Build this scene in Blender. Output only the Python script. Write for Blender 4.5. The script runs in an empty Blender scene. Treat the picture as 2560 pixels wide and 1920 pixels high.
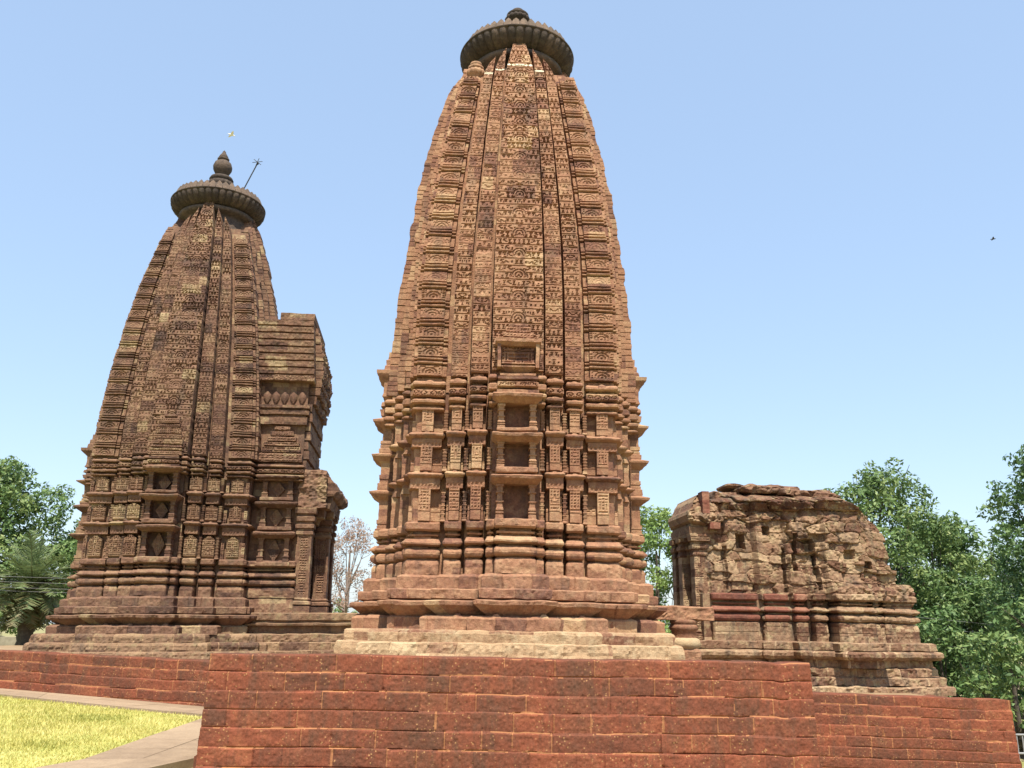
import bpy, math, random
import numpy as np
from mathutils import Vector, Matrix

# ------------------------------------------------------------------ camera, sky, sun
sc = bpy.context.scene
COL = sc.collection
cam_d = bpy.data.cameras.new("camera"); cam = bpy.data.objects.new("camera", cam_d); COL.objects.link(cam)
cam_d.sensor_width = 36.0; cam_d.lens = 30.92; cam_d.clip_start = 0.1; cam_d.clip_end = 20000
cam.matrix_world = (Matrix.Translation((0, 0, 1.6)) @ Matrix.Rotation(math.radians(90 + 15.7), 4, 'X')
                    @ Matrix.Rotation(math.radians(0.95), 4, 'Z'))
sc.camera = cam
SUN_EL, SUN_AZ = 62.0, 174.0                       # azimuth clockwise from +Y: nearly behind the camera
w = bpy.data.worlds.new("World"); sc.world = w; w.use_nodes = True
nt = w.node_tree; nt.nodes.clear()
sky = nt.nodes.new('ShaderNodeTexSky'); sky.sky_type = 'NISHITA'; sky.sun_disc = False
sky.sun_elevation = math.radians(SUN_EL); sky.sun_rotation = math.radians(SUN_AZ)
sky.altitude = 100; sky.air_density = 1.25; sky.dust_density = 1.1; sky.ozone_density = 1.3
bg = nt.nodes.new('ShaderNodeBackground'); bg.inputs['Strength'].default_value = 0.15
wo = nt.nodes.new('ShaderNodeOutputWorld')
hz = nt.nodes.new('ShaderNodeMix'); hz.data_type = 'RGBA'; hz.inputs[0].default_value = 0.55; hz.inputs[7].default_value = (2.12, 2.86, 3.97, 1)   # even bright haze
nt.links.new(sky.outputs[0], hz.inputs[6]); nt.links.new(hz.outputs[2], bg.inputs[0]); nt.links.new(bg.outputs[0], wo.inputs[0])
sd = bpy.data.lights.new("sun", 'SUN'); sd.energy = 5.0; sd.angle = math.radians(0.5); sd.color = (1.0, 0.93, 0.80)
so = bpy.data.objects.new("sun", sd); COL.objects.link(so)
sv = Vector((math.sin(math.radians(SUN_AZ)) * math.cos(math.radians(SUN_EL)),
             math.cos(math.radians(SUN_AZ)) * math.cos(math.radians(SUN_EL)), math.sin(math.radians(SUN_EL))))
so.rotation_euler = sv.to_track_quat('Z', 'Y').to_euler(); so.location = (0, -20, 40)
sc.view_settings.view_transform = 'Standard'; sc.view_settings.look = 'None'
sc.view_settings.exposure = 0.75; sc.view_settings.gamma = 1.0; sc.view_settings.use_curve_mapping = False
sc.render.engine = 'CYCLES'
rng = np.random.RandomState(7)
random.seed(7)

# ------------------------------------------------------------------ numpy helpers
def hsh(*a):
    s = 0.0
    for v, k in zip(a, (127.1, 311.7, 74.7, 53.13)):
        s = s + np.asarray(v, dtype=float) * k
    f = np.sin(s) * 43758.5453
    return f - np.floor(f)

def vnoise(x, y, z, seed=0.0):
    xi, yi, zi = np.floor(x), np.floor(y), np.floor(z)
    fx, fy, fz = x - xi, y - yi, z - zi
    fx = fx * fx * (3 - 2 * fx); fy = fy * fy * (3 - 2 * fy); fz = fz * fz * (3 - 2 * fz)
    r = 0.0
    for dx in (0, 1):
        for dy in (0, 1):
            for dz in (0, 1):
                r = r + (fx if dx else 1 - fx) * (fy if dy else 1 - fy) * (fz if dz else 1 - fz) * hsh(xi + dx, yi + dy, zi + dz, seed)
    return r * 2 - 1

class MB:
    """collects grids and n-gons, then links them as ONE mesh object"""
    def __init__(self):
        self.v = []; self.n = 0; self.q = []; self.qt = []; self.ng = []; self.ngt = []; self.qs = []
    def grid(self, P, tone=0.5, smooth=False, flip=False):
        nv, nu = P.shape[:2]
        idx = np.arange(nv * nu).reshape(nv, nu) + self.n
        a, b, c, d = idx[:-1, :-1], idx[:-1, 1:], idx[1:, 1:], idx[1:, :-1]
        Q = np.stack([a, b, c, d], -1).reshape(-1, 4)
        if flip: Q = Q[:, ::-1]
        t = np.broadcast_to(np.asarray(tone, dtype=float), (nv - 1, nu - 1)).reshape(-1)
        self.v.append(P.reshape(-1, 3)); self.n += nv * nu
        self.q.append(Q); self.qt.append(t); self.qs.append(np.full(len(Q), smooth))
        return idx
    def poly(self, pts, tone=0.5):
        pts = np.asarray(pts, dtype=float); k = len(pts)
        self.v.append(pts); self.ng.append(list(range(self.n, self.n + k))); self.ngt.append(tone); self.n += k
    def faces(self, V, Q, tone=0.5, smooth=False):
        V = np.asarray(V, dtype=float); Q = np.asarray(Q, dtype=int)
        self.v.append(V); self.q.append(Q + self.n)
        self.qt.append(np.broadcast_to(np.asarray(tone, dtype=float), (len(Q),)).copy()); self.qs.append(np.full(len(Q), smooth))
        self.n += len(V)
    def build(self, name, mat, parent=None, off=(0, 0, 0)):
        V = np.concatenate(self.v) - np.asarray(off)
        Q = np.concatenate(self.q) if self.q else np.zeros((0, 4), int)
        me = bpy.data.meshes.new(name)
        nq = len(Q); nn = len(self.ng)
        loops = np.concatenate([Q.reshape(-1)] + [np.asarray(g) for g in self.ng]).astype(np.int32)
        starts = np.concatenate([np.arange(nq) * 4, nq * 4 + np.cumsum([0] + [len(g) for g in self.ng])[:nn]]).astype(np.int32)
        me.vertices.add(len(V)); me.vertices.foreach_set('co', V.reshape(-1).astype(np.float32))
        me.loops.add(len(loops)); me.loops.foreach_set('vertex_index', loops)
        me.polygons.add(nq + nn); me.polygons.foreach_set('loop_start', starts)
        sm = np.concatenate(self.qs + [np.zeros(nn, bool)]) if self.qs else np.zeros(nn, bool)
        me.update(calc_edges=True); me.validate()
        if len(me.polygons) == nq + nn:
            me.polygons.foreach_set('use_smooth', sm)
            at = me.attributes.new('tone', 'FLOAT', 'FACE')
            tn = np.concatenate(self.qt + [np.asarray(self.ngt, dtype=float)])
            at.data.foreach_set('value', tn.astype(np.float32))
        me.materials.append(mat)
        o = bpy.data.objects.new(name, me); COL.objects.link(o)
        if parent is not None: o.parent = parent
        return o

def thing(name, label, cat, loc=(0, 0, 0), rotz=0.0, group=None):
    o = bpy.data.objects.new(name, None); COL.objects.link(o)
    o.location = loc; o.rotation_euler = (0, 0, rotz); o.empty_display_size = 0.3
    tag(o, label, cat, group); return o
def tag(o, label, cat, group=None):
    o['label'] = label; o['category'] = cat
    if group: o['group'] = group
    return o

# ------------------------------------------------------------------ materials
def mat_new(name):
    m = bpy.data.materials.new(name); m.use_nodes = True
    t = m.node_tree; p = t.nodes['Principled BSDF']
    return m, t, p
def ND(t, typ, **kw):
    n = t.nodes.new(typ)
    for k, v in kw.items(): setattr(n, k, v)
    return n
def noise(t, vec, scale, detail=4, rough=0.55):
    n = ND(t, 'ShaderNodeTexNoise'); n.inputs['Scale'].default_value = scale
    n.inputs['Detail'].default_value = detail; n.inputs['Roughness'].default_value = rough
    t.links.new(vec, n.inputs['Vector']); return n.outputs['Fac']
def ramp(t, fac, stops):
    r = ND(t, 'ShaderNodeValToRGB'); e = r.color_ramp.elements
    while len(e) < len(stops): e.new(0.5)
    for el, (p, c) in zip(e, stops):
        el.position = p; el.color = (c[0], c[1], c[2], 1) if not np.isscalar(c) else (c, c, c, 1)
    t.links.new(fac, r.inputs[0]); return r.outputs[0]
def mix(t, fac, a, b, mode='MIX'):
    m = ND(t, 'ShaderNodeMix', data_type='RGBA', blend_type=mode)
    if np.isscalar(fac): m.inputs[0].default_value = fac
    else: t.links.new(fac, m.inputs[0])
    for s, v in ((6, a), (7, b)):
        if isinstance(v, tuple): m.inputs[s].default_value = (*v, 1)
        else: t.links.new(v, m.inputs[s])
    return m.outputs[2]
def bump(t, p, h, strength, dist):
    b = ND(t, 'ShaderNodeBump'); b.inputs['Strength'].default_value = strength; b.inputs['Distance'].default_value = dist
    t.links.new(h, b.inputs['Height']); t.links.new(b.outputs[0], p.inputs['Normal'])
def objco(t):
    return ND(t, 'ShaderNodeTexCoord').outputs['Object']
def math_n(t, op, a, b):
    m = ND(t, 'ShaderNodeMath', operation=op)
    for i, v in enumerate((a, b)):
        if np.isscalar(v): m.inputs[i].default_value = v
        else: t.links.new(v, m.inputs[i])
    return m.outputs[0]

def stone_mat(name, stops, lichen, lichen_amt, dark_amt, var=0.9):
    m, t, p = mat_new(name)
    co = objco(t)
    at = ND(t, 'ShaderNodeAttribute', attribute_name='tone').outputs['Fac']
    n1 = noise(t, co, 2.2, 5); n2 = noise(t, co, 14, 5, 0.65); n3 = noise(t, co, 60, 3, 0.7)
    # tone of the block + broad and fine mottling
    tt = math_n(t, 'ADD', at, math_n(t, 'MULTIPLY', math_n(t, 'SUBTRACT', n2, 0.5), var))
    tt = math_n(t, 'ADD', tt, math_n(t, 'MULTIPLY', math_n(t, 'SUBTRACT', n1, 0.5), 0.6))
    c = ramp(t, tt, stops)
    # lichen / weather patches
    lf = ramp(t, noise(t, co, 5.5, 6, 0.7), [(0.52, 0.0), (0.62, 1.0)])
    lf2 = math_n(t, 'MULTIPLY', lf, lichen_amt)
    c = mix(t, lf2, c, lichen)
    mp = ND(t, 'ShaderNodeMapping'); t.links.new(co, mp.inputs[0]); mp.inputs['Scale'].default_value = (3.0, 3.0, 0.7)
    df = ramp(t, noise(t, mp.outputs[0], 1.4, 6, 0.65), [(0.5, 0.0), (0.68, 1.0)])
    c = mix(t, math_n(t, 'MULTIPLY', df, dark_amt), c, (0.07, 0.055, 0.045))
    gr = ramp(t, n3, [(0.3, 0.72), (0.7, 1.22)])
    c = mix(t, 0.8, c, gr, 'MULTIPLY')
    # fresh mortar: tone above 1.5
    c = mix(t, math_n(t, 'GREATER_THAN', at, 1.5), c, (0.72, 0.66, 0.5))
    t.links.new(c, p.inputs['Base Color'])
    p.inputs['Roughness'].default_value = 0.92; p.inputs['Specular IOR Level'].default_value = 0.2
    h = math_n(t, 'ADD', math_n(t, 'MULTIPLY', n2, 0.6), math_n(t, 'MULTIPLY', n3, 0.4))
    bump(t, p, h, 0.9, 0.03)
    return m

M_MAIN = stone_mat("sandstone_warm", [(0.0, (0.139, 0.070, 0.050)), (0.25, (0.219, 0.105, 0.067)), (0.5, (0.298, 0.152, 0.089)),
                                      (0.75, (0.367, 0.207, 0.120)), (1.0, (0.437, 0.286, 0.162))], (0.354, 0.232, 0.137), 0.35, 0.45)
M_CAP = stone_mat("sandstone_grey", [(0.0, (0.030, 0.024, 0.021)), (0.5, (0.075, 0.056, 0.046)), (1.0, (0.20, 0.14, 0.10))],
                  (0.12, 0.10, 0.075), 0.4, 0.5)
M_PLIN = stone_mat("sandstone_pale", [(0.0, (0.200, 0.095, 0.060)), (0.4, (0.336, 0.213, 0.122)), (1.0, (0.480, 0.356, 0.213))],
                   (0.416, 0.332, 0.206), 0.5, 0.15)
M_LEFT = stone_mat("sandstone_brown", [(0.0, (0.072, 0.041, 0.032)), (0.3, (0.135, 0.072, 0.050)), (0.6, (0.203, 0.113, 0.072)),
                                       (0.85, (0.279, 0.180, 0.108)), (1.0, (0.342, 0.252, 0.144))], (0.243, 0.171, 0.099), 0.35, 0.5)
M_LPLIN = stone_mat("sandstone_lichened", [(0.0, (0.114, 0.063, 0.044)), (0.4, (0.200, 0.118, 0.073)), (1.0, (0.323, 0.211, 0.125))],
                    (0.247, 0.194, 0.105), 0.6, 0.55)
M_RUIN = stone_mat("ruin_stone", [(0.0, (0.104, 0.048, 0.031)), (0.35, (0.190, 0.103, 0.063)), (0.7, (0.285, 0.182, 0.111)),
                                  (1.0, (0.397, 0.277, 0.170))], (0.363, 0.277, 0.155), 0.65, 0.75)
M_RED = stone_mat("restored_red_stone", [(0.0, (0.13, 0.05, 0.036)), (0.5, (0.20, 0.075, 0.05)), (1.0, (0.28, 0.14, 0.09))],
                  (0.34, 0.2, 0.12), 0.25, 0.3)

def laterite_mat():
    m, t, p = mat_new("laterite")
    co = objco(t)
    at = ND(t, 'ShaderNodeAttribute', attribute_name='tone').outputs['Fac']
    n1 = noise(t, co, 1.3, 5, 0.6); n2 = noise(t, co, 9, 5, 0.65); n3 = noise(t, co, 45, 4, 0.7)
    tt = math_n(t, 'ADD', at, math_n(t, 'MULTIPLY', math_n(t, 'SUBTRACT', n2, 0.5), 0.8))
    tt = math_n(t, 'ADD', tt, math_n(t, 'MULTIPLY', math_n(t, 'SUBTRACT', n1, 0.5), 0.9))
    c = ramp(t, tt, [(0.0, (0.080, 0.040, 0.028)), (0.35, (0.150, 0.052, 0.031)), (0.65, (0.208, 0.064, 0.035)), (1.0, (0.28, 0.10, 0.05))])
    mp = ND(t, 'ShaderNodeMapping'); t.links.new(co, mp.inputs[0]); mp.inputs['Scale'].default_value = (5, 5, 1.1)
    st = ramp(t, noise(t, mp.outputs[0], 1.2, 6, 0.7), [(0.5, 0.0), (0.66, 1.0)])
    c = mix(t, math_n(t, 'MULTIPLY', st, 0.5), c, (0.075, 0.05, 0.034))
    big = ramp(t, noise(t, co, 0.8, 6, 0.7), [(0.46, 0.0), (0.62, 1.0)])
    c = mix(t, math_n(t, 'MULTIPLY', big, 0.42), c, (0.085, 0.055, 0.036))
    # pale ochre pits of the laterite
    vo = ND(t, 'ShaderNodeTexVoronoi'); vo.inputs['Scale'].default_value = 24; t.links.new(co, vo.inputs['Vector'])
    sp = ramp(t, vo.outputs['Distance'], [(0.14, 1.0), (0.27, 0.0)])
    sel = ramp(t, noise(t, co, 4.5, 6, 0.8), [(0.48, 0.0), (0.56, 1.0)])
    c = mix(t, math_n(t, 'MULTIPLY', math_n(t, 'MULTIPLY', sp, sel), 0.62), c, (0.48, 0.28, 0.12))
    gr = ramp(t, n3, [(0.3, 0.65), (0.7, 1.3)])
    c = mix(t, 0.85, c, gr, 'MULTIPLY')
    # mortar joints
    c = mix(t, math_n(t, 'GREATER_THAN', at, 1.5), c, mix(t, n2, (0.20, 0.07, 0.035), (0.42, 0.20, 0.09)))
    t.links.new(c, p.inputs['Base Color']); p.inputs['Roughness'].default_value = 0.95
    p.inputs['Specular IOR Level'].default_value = 0.15
    h = math_n(t, 'ADD', math_n(t, 'MULTIPLY', n3, 0.6), math_n(t, 'MULTIPLY', n2, 0.5))
    bump(t, p, h, 0.5, 0.015)
    return m
M_LAT = laterite_mat()

def simple_mat(name, a, b, scale, rough=0.9, bmp=0.4, bd=0.02, detail=5):
    m, t, p = mat_new(name); co = objco(t)
    n = noise(t, co, scale, detail, 0.65)
    c = ramp(t, n, [(0.3, a), (0.7, b)]); t.links.new(c, p.inputs['Base Color'])
    p.inputs['Roughness'].default_value = rough; p.inputs['Specular IOR Level'].default_value = 0.2
    if bmp: bump(t, p, n, bmp, bd)
    return m
M_EARTH = simple_mat("earth", (0.20, 0.13, 0.075), (0.34, 0.24, 0.14), 3)
M_TURF = simple_mat("turf", (0.27, 0.28, 0.07), (0.42, 0.40, 0.12), 1.6)
M_METAL = simple_mat("dark_metal", (0.03, 0.03, 0.03), (0.06, 0.06, 0.06), 20, 0.6, 0)
M_FENCE = simple_mat("fence_paint", (0.20, 0.17, 0.12), (0.30, 0.26, 0.19), 6, 0.7, 0)
M_WIRE = simple_mat("wire", (0.22, 0.22, 0.22), (0.3, 0.3, 0.3), 6, 0.5, 0)
M_BIRDW = simple_mat("white_feathers", (0.75, 0.75, 0.72), (0.85, 0.85, 0.83), 30, 0.8, 0)
M_BIRDD = simple_mat("dark_feathers", (0.04, 0.035, 0.03), (0.07, 0.06, 0.05), 30, 0.8, 0)
M_BARK = simple_mat("bark", (0.05, 0.04, 0.032), (0.13, 0.105, 0.085), 6, 0.95, 0.6, 0.05)
M_PBARK = simple_mat("palm_bark", (0.045, 0.038, 0.03), (0.11, 0.09, 0.07), 8, 0.95, 0.6, 0.05)
M_TWIG = simple_mat("pale_bark", (0.16, 0.12, 0.10), (0.28, 0.22, 0.19), 6, 0.95, 0)

def path_mat():
    m, t, p = mat_new("paving")
    co = objco(t)
    at = ND(t, 'ShaderNodeAttribute', attribute_name='tone').outputs['Fac']
    n2 = noise(t, co, 4, 6, 0.7); n3 = noise(t, co, 40, 3, 0.6)
    tt = math_n(t, 'ADD', at, math_n(t, 'MULTIPLY', math_n(t, 'SUBTRACT', n2, 0.5), 0.9))
    c = ramp(t, tt, [(0.0, (0.17, 0.115, 0.07)), (0.5, (0.29, 0.205, 0.13)), (1.0, (0.38, 0.28, 0.18))])
    t.links.new(mix(t, 0.6, c, ramp(t, n3, [(0.3, 0.75), (0.7, 1.2)]), 'MULTIPLY'), p.inputs['Base Color'])
    p.inputs['Roughness'].default_value = 0.9; bump(t, p, n2, 0.3, 0.02)
    return m
M_PATH = path_mat()

def leaf_mat(name, stops, trans=0.25):
    m, t, p = mat_new(name)
    at = ND(t, 'ShaderNodeAttribute', attribute_name='tone').outputs['Fac']
    c = ramp(t, at, stops); t.links.new(c, p.inputs['Base Color'])
    p.inputs['Roughness'].default_value = 0.55; p.inputs['Specular IOR Level'].default_value = 0.35
    tr = ND(t, 'ShaderNodeBsdfTranslucent'); t.links.new(c, tr.inputs['Color'])
    ms = ND(t, 'ShaderNodeMixShader'); ms.inputs[0].default_value = trans
    t.links.new(p.outputs[0], ms.inputs[1]); t.links.new(tr.outputs[0], ms.inputs[2])
    t.links.new(ms.outputs[0], t.nodes['Material Output'].inputs['Surface'])
    return m
M_LEAFD = leaf_mat("leaf_dark", [(0, (0.040, 0.086, 0.032)), (0.5, (0.097, 0.175, 0.055)), (1, (0.217, 0.295, 0.106))])
M_LEAFL = leaf_mat("leaf_light", [(0, (0.093, 0.155, 0.041)), (0.5, (0.186, 0.280, 0.073)), (1, (0.327, 0.405, 0.130))])
M_LEAFM = leaf_mat("leaf_mid", [(0, (0.059, 0.112, 0.036)), (0.5, (0.132, 0.211, 0.065)), (1, (0.279, 0.336, 0.121))])
M_LEAFP = leaf_mat("leaf_russet", [(0, (0.22, 0.12, 0.09)), (0.5, (0.34, 0.22, 0.16)), (1, (0.45, 0.33, 0.24))])
M_PALM = leaf_mat("palm_frond", [(0, (0.22, 0.16, 0.075)), (0.35, (0.13, 0.13, 0.05)), (0.65, (0.11, 0.16, 0.06)), (1, (0.22, 0.27, 0.11))])
M_GRASS = leaf_mat("grass_blade", [(0, (0.26, 0.28, 0.06)), (0.45, (0.49, 0.44, 0.12)), (1, (0.66, 0.58, 0.22))], 0.3)

# ------------------------------------------------------------------ masonry band: an upright strip of one temple face
def rot_face(X, V, Z, face):
    x, y = X, -V
    for _ in range(face % 4): x, y = -y, x
    return np.stack([x, y, Z + 0 * x], -1)

def val(f, z):
    if callable(f): return np.asarray(f(z), dtype=float)
    return np.full(len(z), float(f))

def band(mb, face, prof, xl, xr, vf, depth=0.6, du=0.05, dz=0.06, sx=1.0, carve=None, seed=0.0, ero=0.008,
         ch=0.16, bw=0.42, rnd=0.0, tone=None, jit=0.0, tilt=0.0, joint=0.0, jtone=None):
    """prof: [(z, off)...] bottom to top; off pushes the front out and widens the sides"""
    pz = np.array([p[0] for p in prof], float); po = np.array([p[1] for p in prof], float)
    for i in range(1, len(pz)):
        if pz[i] <= pz[i - 1]: pz[i] = pz[i - 1] + 0.0012
    n = max(1, int((pz[-1] - pz[0]) / dz))
    z = np.unique(np.round(np.concatenate([pz, np.linspace(pz[0], pz[-1], n + 1)]), 4))
    off = np.interp(z, pz, po)
    XL = val(xl, z) - off * sx; XR = val(xr, z) + off * sx; VF = val(vf, z) + off
    nu = max(2, int(np.ceil((XR - XL).max() / du)))
    t = np.linspace(0, 1, nu + 1)[None, :]
    X = XL[:, None] * (1 - t) + XR[:, None] * t
    Z = np.repeat(z[:, None], nu + 1, 1)
    V = np.repeat(VF[:, None], nu + 1, 1)
    cc = (val(xl, z) + val(xr, z)) / 2
    Uc = X - cc[:, None]
    d = np.minimum(X - XL[:, None], XR[:, None] - X)
    tn = None
    if carve is not None:
        r = carve(Uc, Z)
        if isinstance(r, tuple): r, tn = r
        V = V + r * np.clip(d / 0.012, 0, 1)
    def block_u(u, cz):                                         # running block coordinate of a course
        return (u + hsh(cz, seed, 9.1) * bw + 0.16 * bw * np.sin(u * 2.1 / bw + seed)) / bw
    if joint:
        cj = np.floor(Z / ch); fb = block_u(Uc, cj); fb = fb - np.floor(fb)
        jd = np.minimum(fb, 1 - fb) * bw
        jw = joint * (0.7 + 0.6 * vnoise(X * 9, Z * 9, 0 * X + seed, 7.0))
        V = V - 0.022 * np.clip(1 - jd / np.maximum(jw, 1e-4), 0, 1) ** 0.5 - 0.012 * (hsh(np.floor(block_u(Uc, cj)), cj, seed + 2) - 0.5)
    if jit:
        co = np.floor(Z / ch); V = V + (hsh(co, seed, 3.3) - 0.5) * 2 * jit
    if rnd:
        q = np.clip(rnd - d, 0, rnd); V = V - (rnd - np.sqrt(np.maximum(rnd * rnd - q * q, 0)))
    if ero:
        V = V + ero * vnoise(X * 7, Z * 7, 0 * X + seed, 1.0) + ero * 0.7 * vnoise(X * 21, Z * 21, 0 * X + seed, 2.0)
    if ero:                                                     # worn edges of the courses: slight sag and lateral wear
        Z2 = Z + ero * 0.8 * vnoise(X * 5, Z * 9, 0 * X + seed, 4.0)
        X = X + ero * 0.7 * vnoise(X * 3, Z * 11, 0 * X + seed, 5.0)
    else: Z2 = Z
    if tilt: Z2 = Z2 + tilt * X
    vb = (VF - depth)
    L = np.stack([X[:, 0], vb, Z2[:, 0]], -1); R = np.stack([X[:, -1], vb, Z2[:, -1]], -1)
    P = np.stack([X, V, Z2], -1)
    P = np.concatenate([L[:, None], P, R[:, None]], 1)
    P = rot_face(P[..., 0], P[..., 1], P[..., 2], face)
    # tone per masonry block
    zm = (z[1:] + z[:-1]) / 2; um = np.concatenate([[Uc.min() - 1], Uc.mean(0)]); um = np.concatenate([um[1:2], (um[2:] + um[1:-1]) / 2, um[-1:]])
    cz = np.floor(zm / ch)[:, None]
    bf = block_u(um[None, :], cz); bx = np.floor(bf)
    T = hsh(cz, bx, seed)
    T = 0.54 + (T - 0.5) * 0.34 + np.where(T > 0.92, 0.2, 0) - np.where(T < 0.16, 0.22, 0) + (hsh(np.floor(cz / 3), seed, 5.0) - 0.5) * 0.12
    if joint and jtone is not None:
        fb = bf - bx; T = np.where(np.minimum(fb, 1 - fb) * bw < joint * 0.9, jtone, T)
    if tn is not None: T[:, 1:-1] = (tn[:-1, :-1])
    if tone is not None: T = tone(zm[:, None] + 0 * T, um[None, :] + 0 * T, T)
    mb.grid(P, T)
    mb.poly(P[-1], float(np.mean(T[-1]))); mb.poly(P[0][::-1], float(np.mean(T[0])))

def boxb(mb, c, s, tone=0.5, bev=0.012, rz=0.0):
    """a bevelled block: centre c, full size s"""
    x, y, z = np.array(s, float) / 2; b = min(bev, x * 0.5, y * 0.5, z * 0.5)
    rings = [(-z, b), (-z + b, 0), (z - b, 0), (z, b)]
    P = []
    for zz, i in rings:
        xx, yy = x - i, y - i
        k = b - i if i == 0 else 0.4 * b
        P.append([(-xx, -yy + k, zz), (-xx + k, -yy, zz), (xx - k, -yy, zz), (xx, -yy + k, zz), (xx, yy - k, zz), (xx - k, yy, zz), (-xx + k, yy, zz), (-xx, yy - k, zz), (-xx, -yy + k, zz)])
    P = np.array(P)
    cr, sr = math.cos(rz), math.sin(rz)
    P = np.stack([P[..., 0] * cr - P[..., 1] * sr, P[..., 0] * sr + P[..., 1] * cr, P[..., 2]], -1) + np.array(c)
    mb.grid(P, tone); mb.poly(P[-1][:-1], tone); mb.poly(P[0][:-1][::-1], tone)

def lathe(mb, prof, n=48, c=(0, 0, 0), tone=0.5, lobes=0, lobe_d=0.0, smooth=True, ero=0.0):
    """prof: [(r, z, lobe weight)]"""
    a = np.linspace(0, 2 * math.pi, n + 1)
    r = np.array([p[0] for p in prof]); z = np.array([p[1] for p in prof])
    lw = np.array([p[2] if len(p) > 2 else 0 for p in prof])
    R = np.repeat(r[:, None], n + 1, 1)
    if lobes: R = R - lw[:, None] * lobe_d * (1 - np.abs(np.sin(a * lobes / 2))[None, :] ** 0.7)
    if ero: R = R + ero * vnoise(np.cos(a)[None, :] * 6 + 0 * R, np.sin(a)[None, :] * 6 + 0 * R, np.repeat(z[:, None], n + 1, 1) * 9, 3.0)
    R[:, -1] = R[:, 0]
    P = np.stack([R * np.cos(a), R * np.sin(a), np.repeat(z[:, None], n + 1, 1)], -1) + np.array(c)
    t = tone if not callable(tone) else tone(P)
    mb.grid(P, t, smooth); mb.poly(P[-1][:-1], 0.5); mb.poly(P[0][:-1][::-1], 0.5)

def tube(mb, pts, rad, n=6, tone=0.5):
    pts = [Vector(p) for p in pts]; rows = []
    for i, p in enumerate(pts):
        d = (pts[min(i + 1, len(pts) - 1)] - pts[max(i - 1, 0)]).normalized()
        s = d.cross(Vector((0.13, 0.97, 0.2))); s = s.normalized() if s.length > 1e-4 else Vector((1, 0, 0)); u = d.cross(s)
        r = rad[i] if hasattr(rad, '__len__') else rad
        rows.append([p + (s * math.cos(k * 2 * math.pi / n) + u * math.sin(k * 2 * math.pi / n)) * r for k in range(n + 1)])
    P = np.array([[tuple(v) for v in row] for row in rows])
    mb.grid(P, tone, True); mb.poly(P[-1][:-1], tone); mb.poly(P[0][:-1][::-1], tone)

# ------------------------------------------------------------------ carving height fields (real relief)
def carve_lattice(depth=0.04, pw=0.1, ph=0.165, seed=0.0, arch=True):
    def f(u, z):
        uu = np.abs(u) + 0.004; row = np.floor(z / ph); b = z / ph - row; uu = uu + pw * 0.5 * (row % 2); c = np.floor(uu / pw); a = uu / pw - c
        k = hsh(c, row, seed); k2 = hsh(c, row, seed + 7.7); k3 = hsh(c, row, seed + 2.2)
        m = (b < 0.085)
        m |= (np.abs(b - 0.80) < 0.06) & (np.abs(a - 0.5) < 0.34) & (k2 < 0.7)
        m |= (np.abs(a - 0.5) < 0.16) & (np.abs(b - 0.52) < 0.11) & (k < 0.72)
        m |= (k >= 0.72) & (np.abs(b - 0.42 - 0.22 * np.clip((a - 0.35) * 3, 0, 1)) < 0.06)
        m |= (k3 < 0.45) & (np.abs(b - 0.27) < 0.05) & (a > 0.15) & (a < 0.8)
        m |= (k3 > 0.75) & (np.abs(a - 0.92) < 0.08) & (b > 0.25) & (b < 0.6)
        if arch:
            p2 = ph * 3; q = z / p2 - np.floor(z / p2); zz = (q - 0.22) * p2
            r = np.sqrt(u * u + zz * zz)
            on = (r < 0.14) & (zz > -0.02)
            m = np.where(on, (np.abs(r - 0.115) < 0.011) | (np.abs(r - 0.065) < 0.010) | (r < 0.018), m)
        wear = np.clip(0.85 + 0.7 * vnoise(u * 2.6, z * 2.1, 0 * u + seed, 3.0), 0.45, 1.1)
        chip = 0.03 * np.clip(vnoise(u * 6, z * 6, 0 * u + seed, 9.0) - 0.55, 0, 1) * 2.5
        return -depth * m * wear - chip
    return f
def carve_panel(period, z0, depth=0.025):
    def f(u, z):
        q = (z - z0) / period; row = np.floor(q); q = q - row; zz = (q - 0.26) * period
        on = np.abs(zz) < period * 0.19
        r = np.sqrt((u * 0.8) ** 2 + (zz + 0.05) ** 2)
        arc = (np.abs(r - 0.10) < 0.013) | (np.abs(r - 0.055) < 0.011) | (r < 0.018)
        p = 0.048; uu = np.abs(u) + p * 0.5; c = np.floor(uu / p); a = uu / p - c; b = zz / p - np.floor(zz / p); k = hsh(c, row, np.floor(zz / p))
        dots = ((k < 0.55) & (np.abs(a - 0.5) < 0.28) & (np.abs(b - 0.5) < 0.3)) | ((k > 0.75) & (np.abs(b - 0.5) < 0.16))
        wear = np.clip(0.8 + 0.8 * vnoise(u * 2, z * 2.4, 0 * u, 3.0), 0.3, 1.1)
        return -depth * (on & np.where(r < 0.13, arc, dots & (np.abs(u) < 0.2))) * wear
    return f
def carve_scroll(z0, z1, depth=0.03):
    def f(u, z):
        h = (z1 - z0); t = (z - z0) / h; on = (t > 0.12) & (t < 0.88)
        p = 0.15; uu = u / p; c = np.floor(uu); a = (uu - c - 0.5) * 2 * (np.where(c % 2 == 0, 1, -1)); b = (t - 0.5) * 2
        r = np.sqrt(a * a + b * b) + 1e-6; th = np.arctan2(b, a)
        m = on & ((((r * 1.6 + th / (2 * math.pi)) % 1.0) < 0.4) & (r < 1.0))
        return -depth * m
    return f
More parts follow.
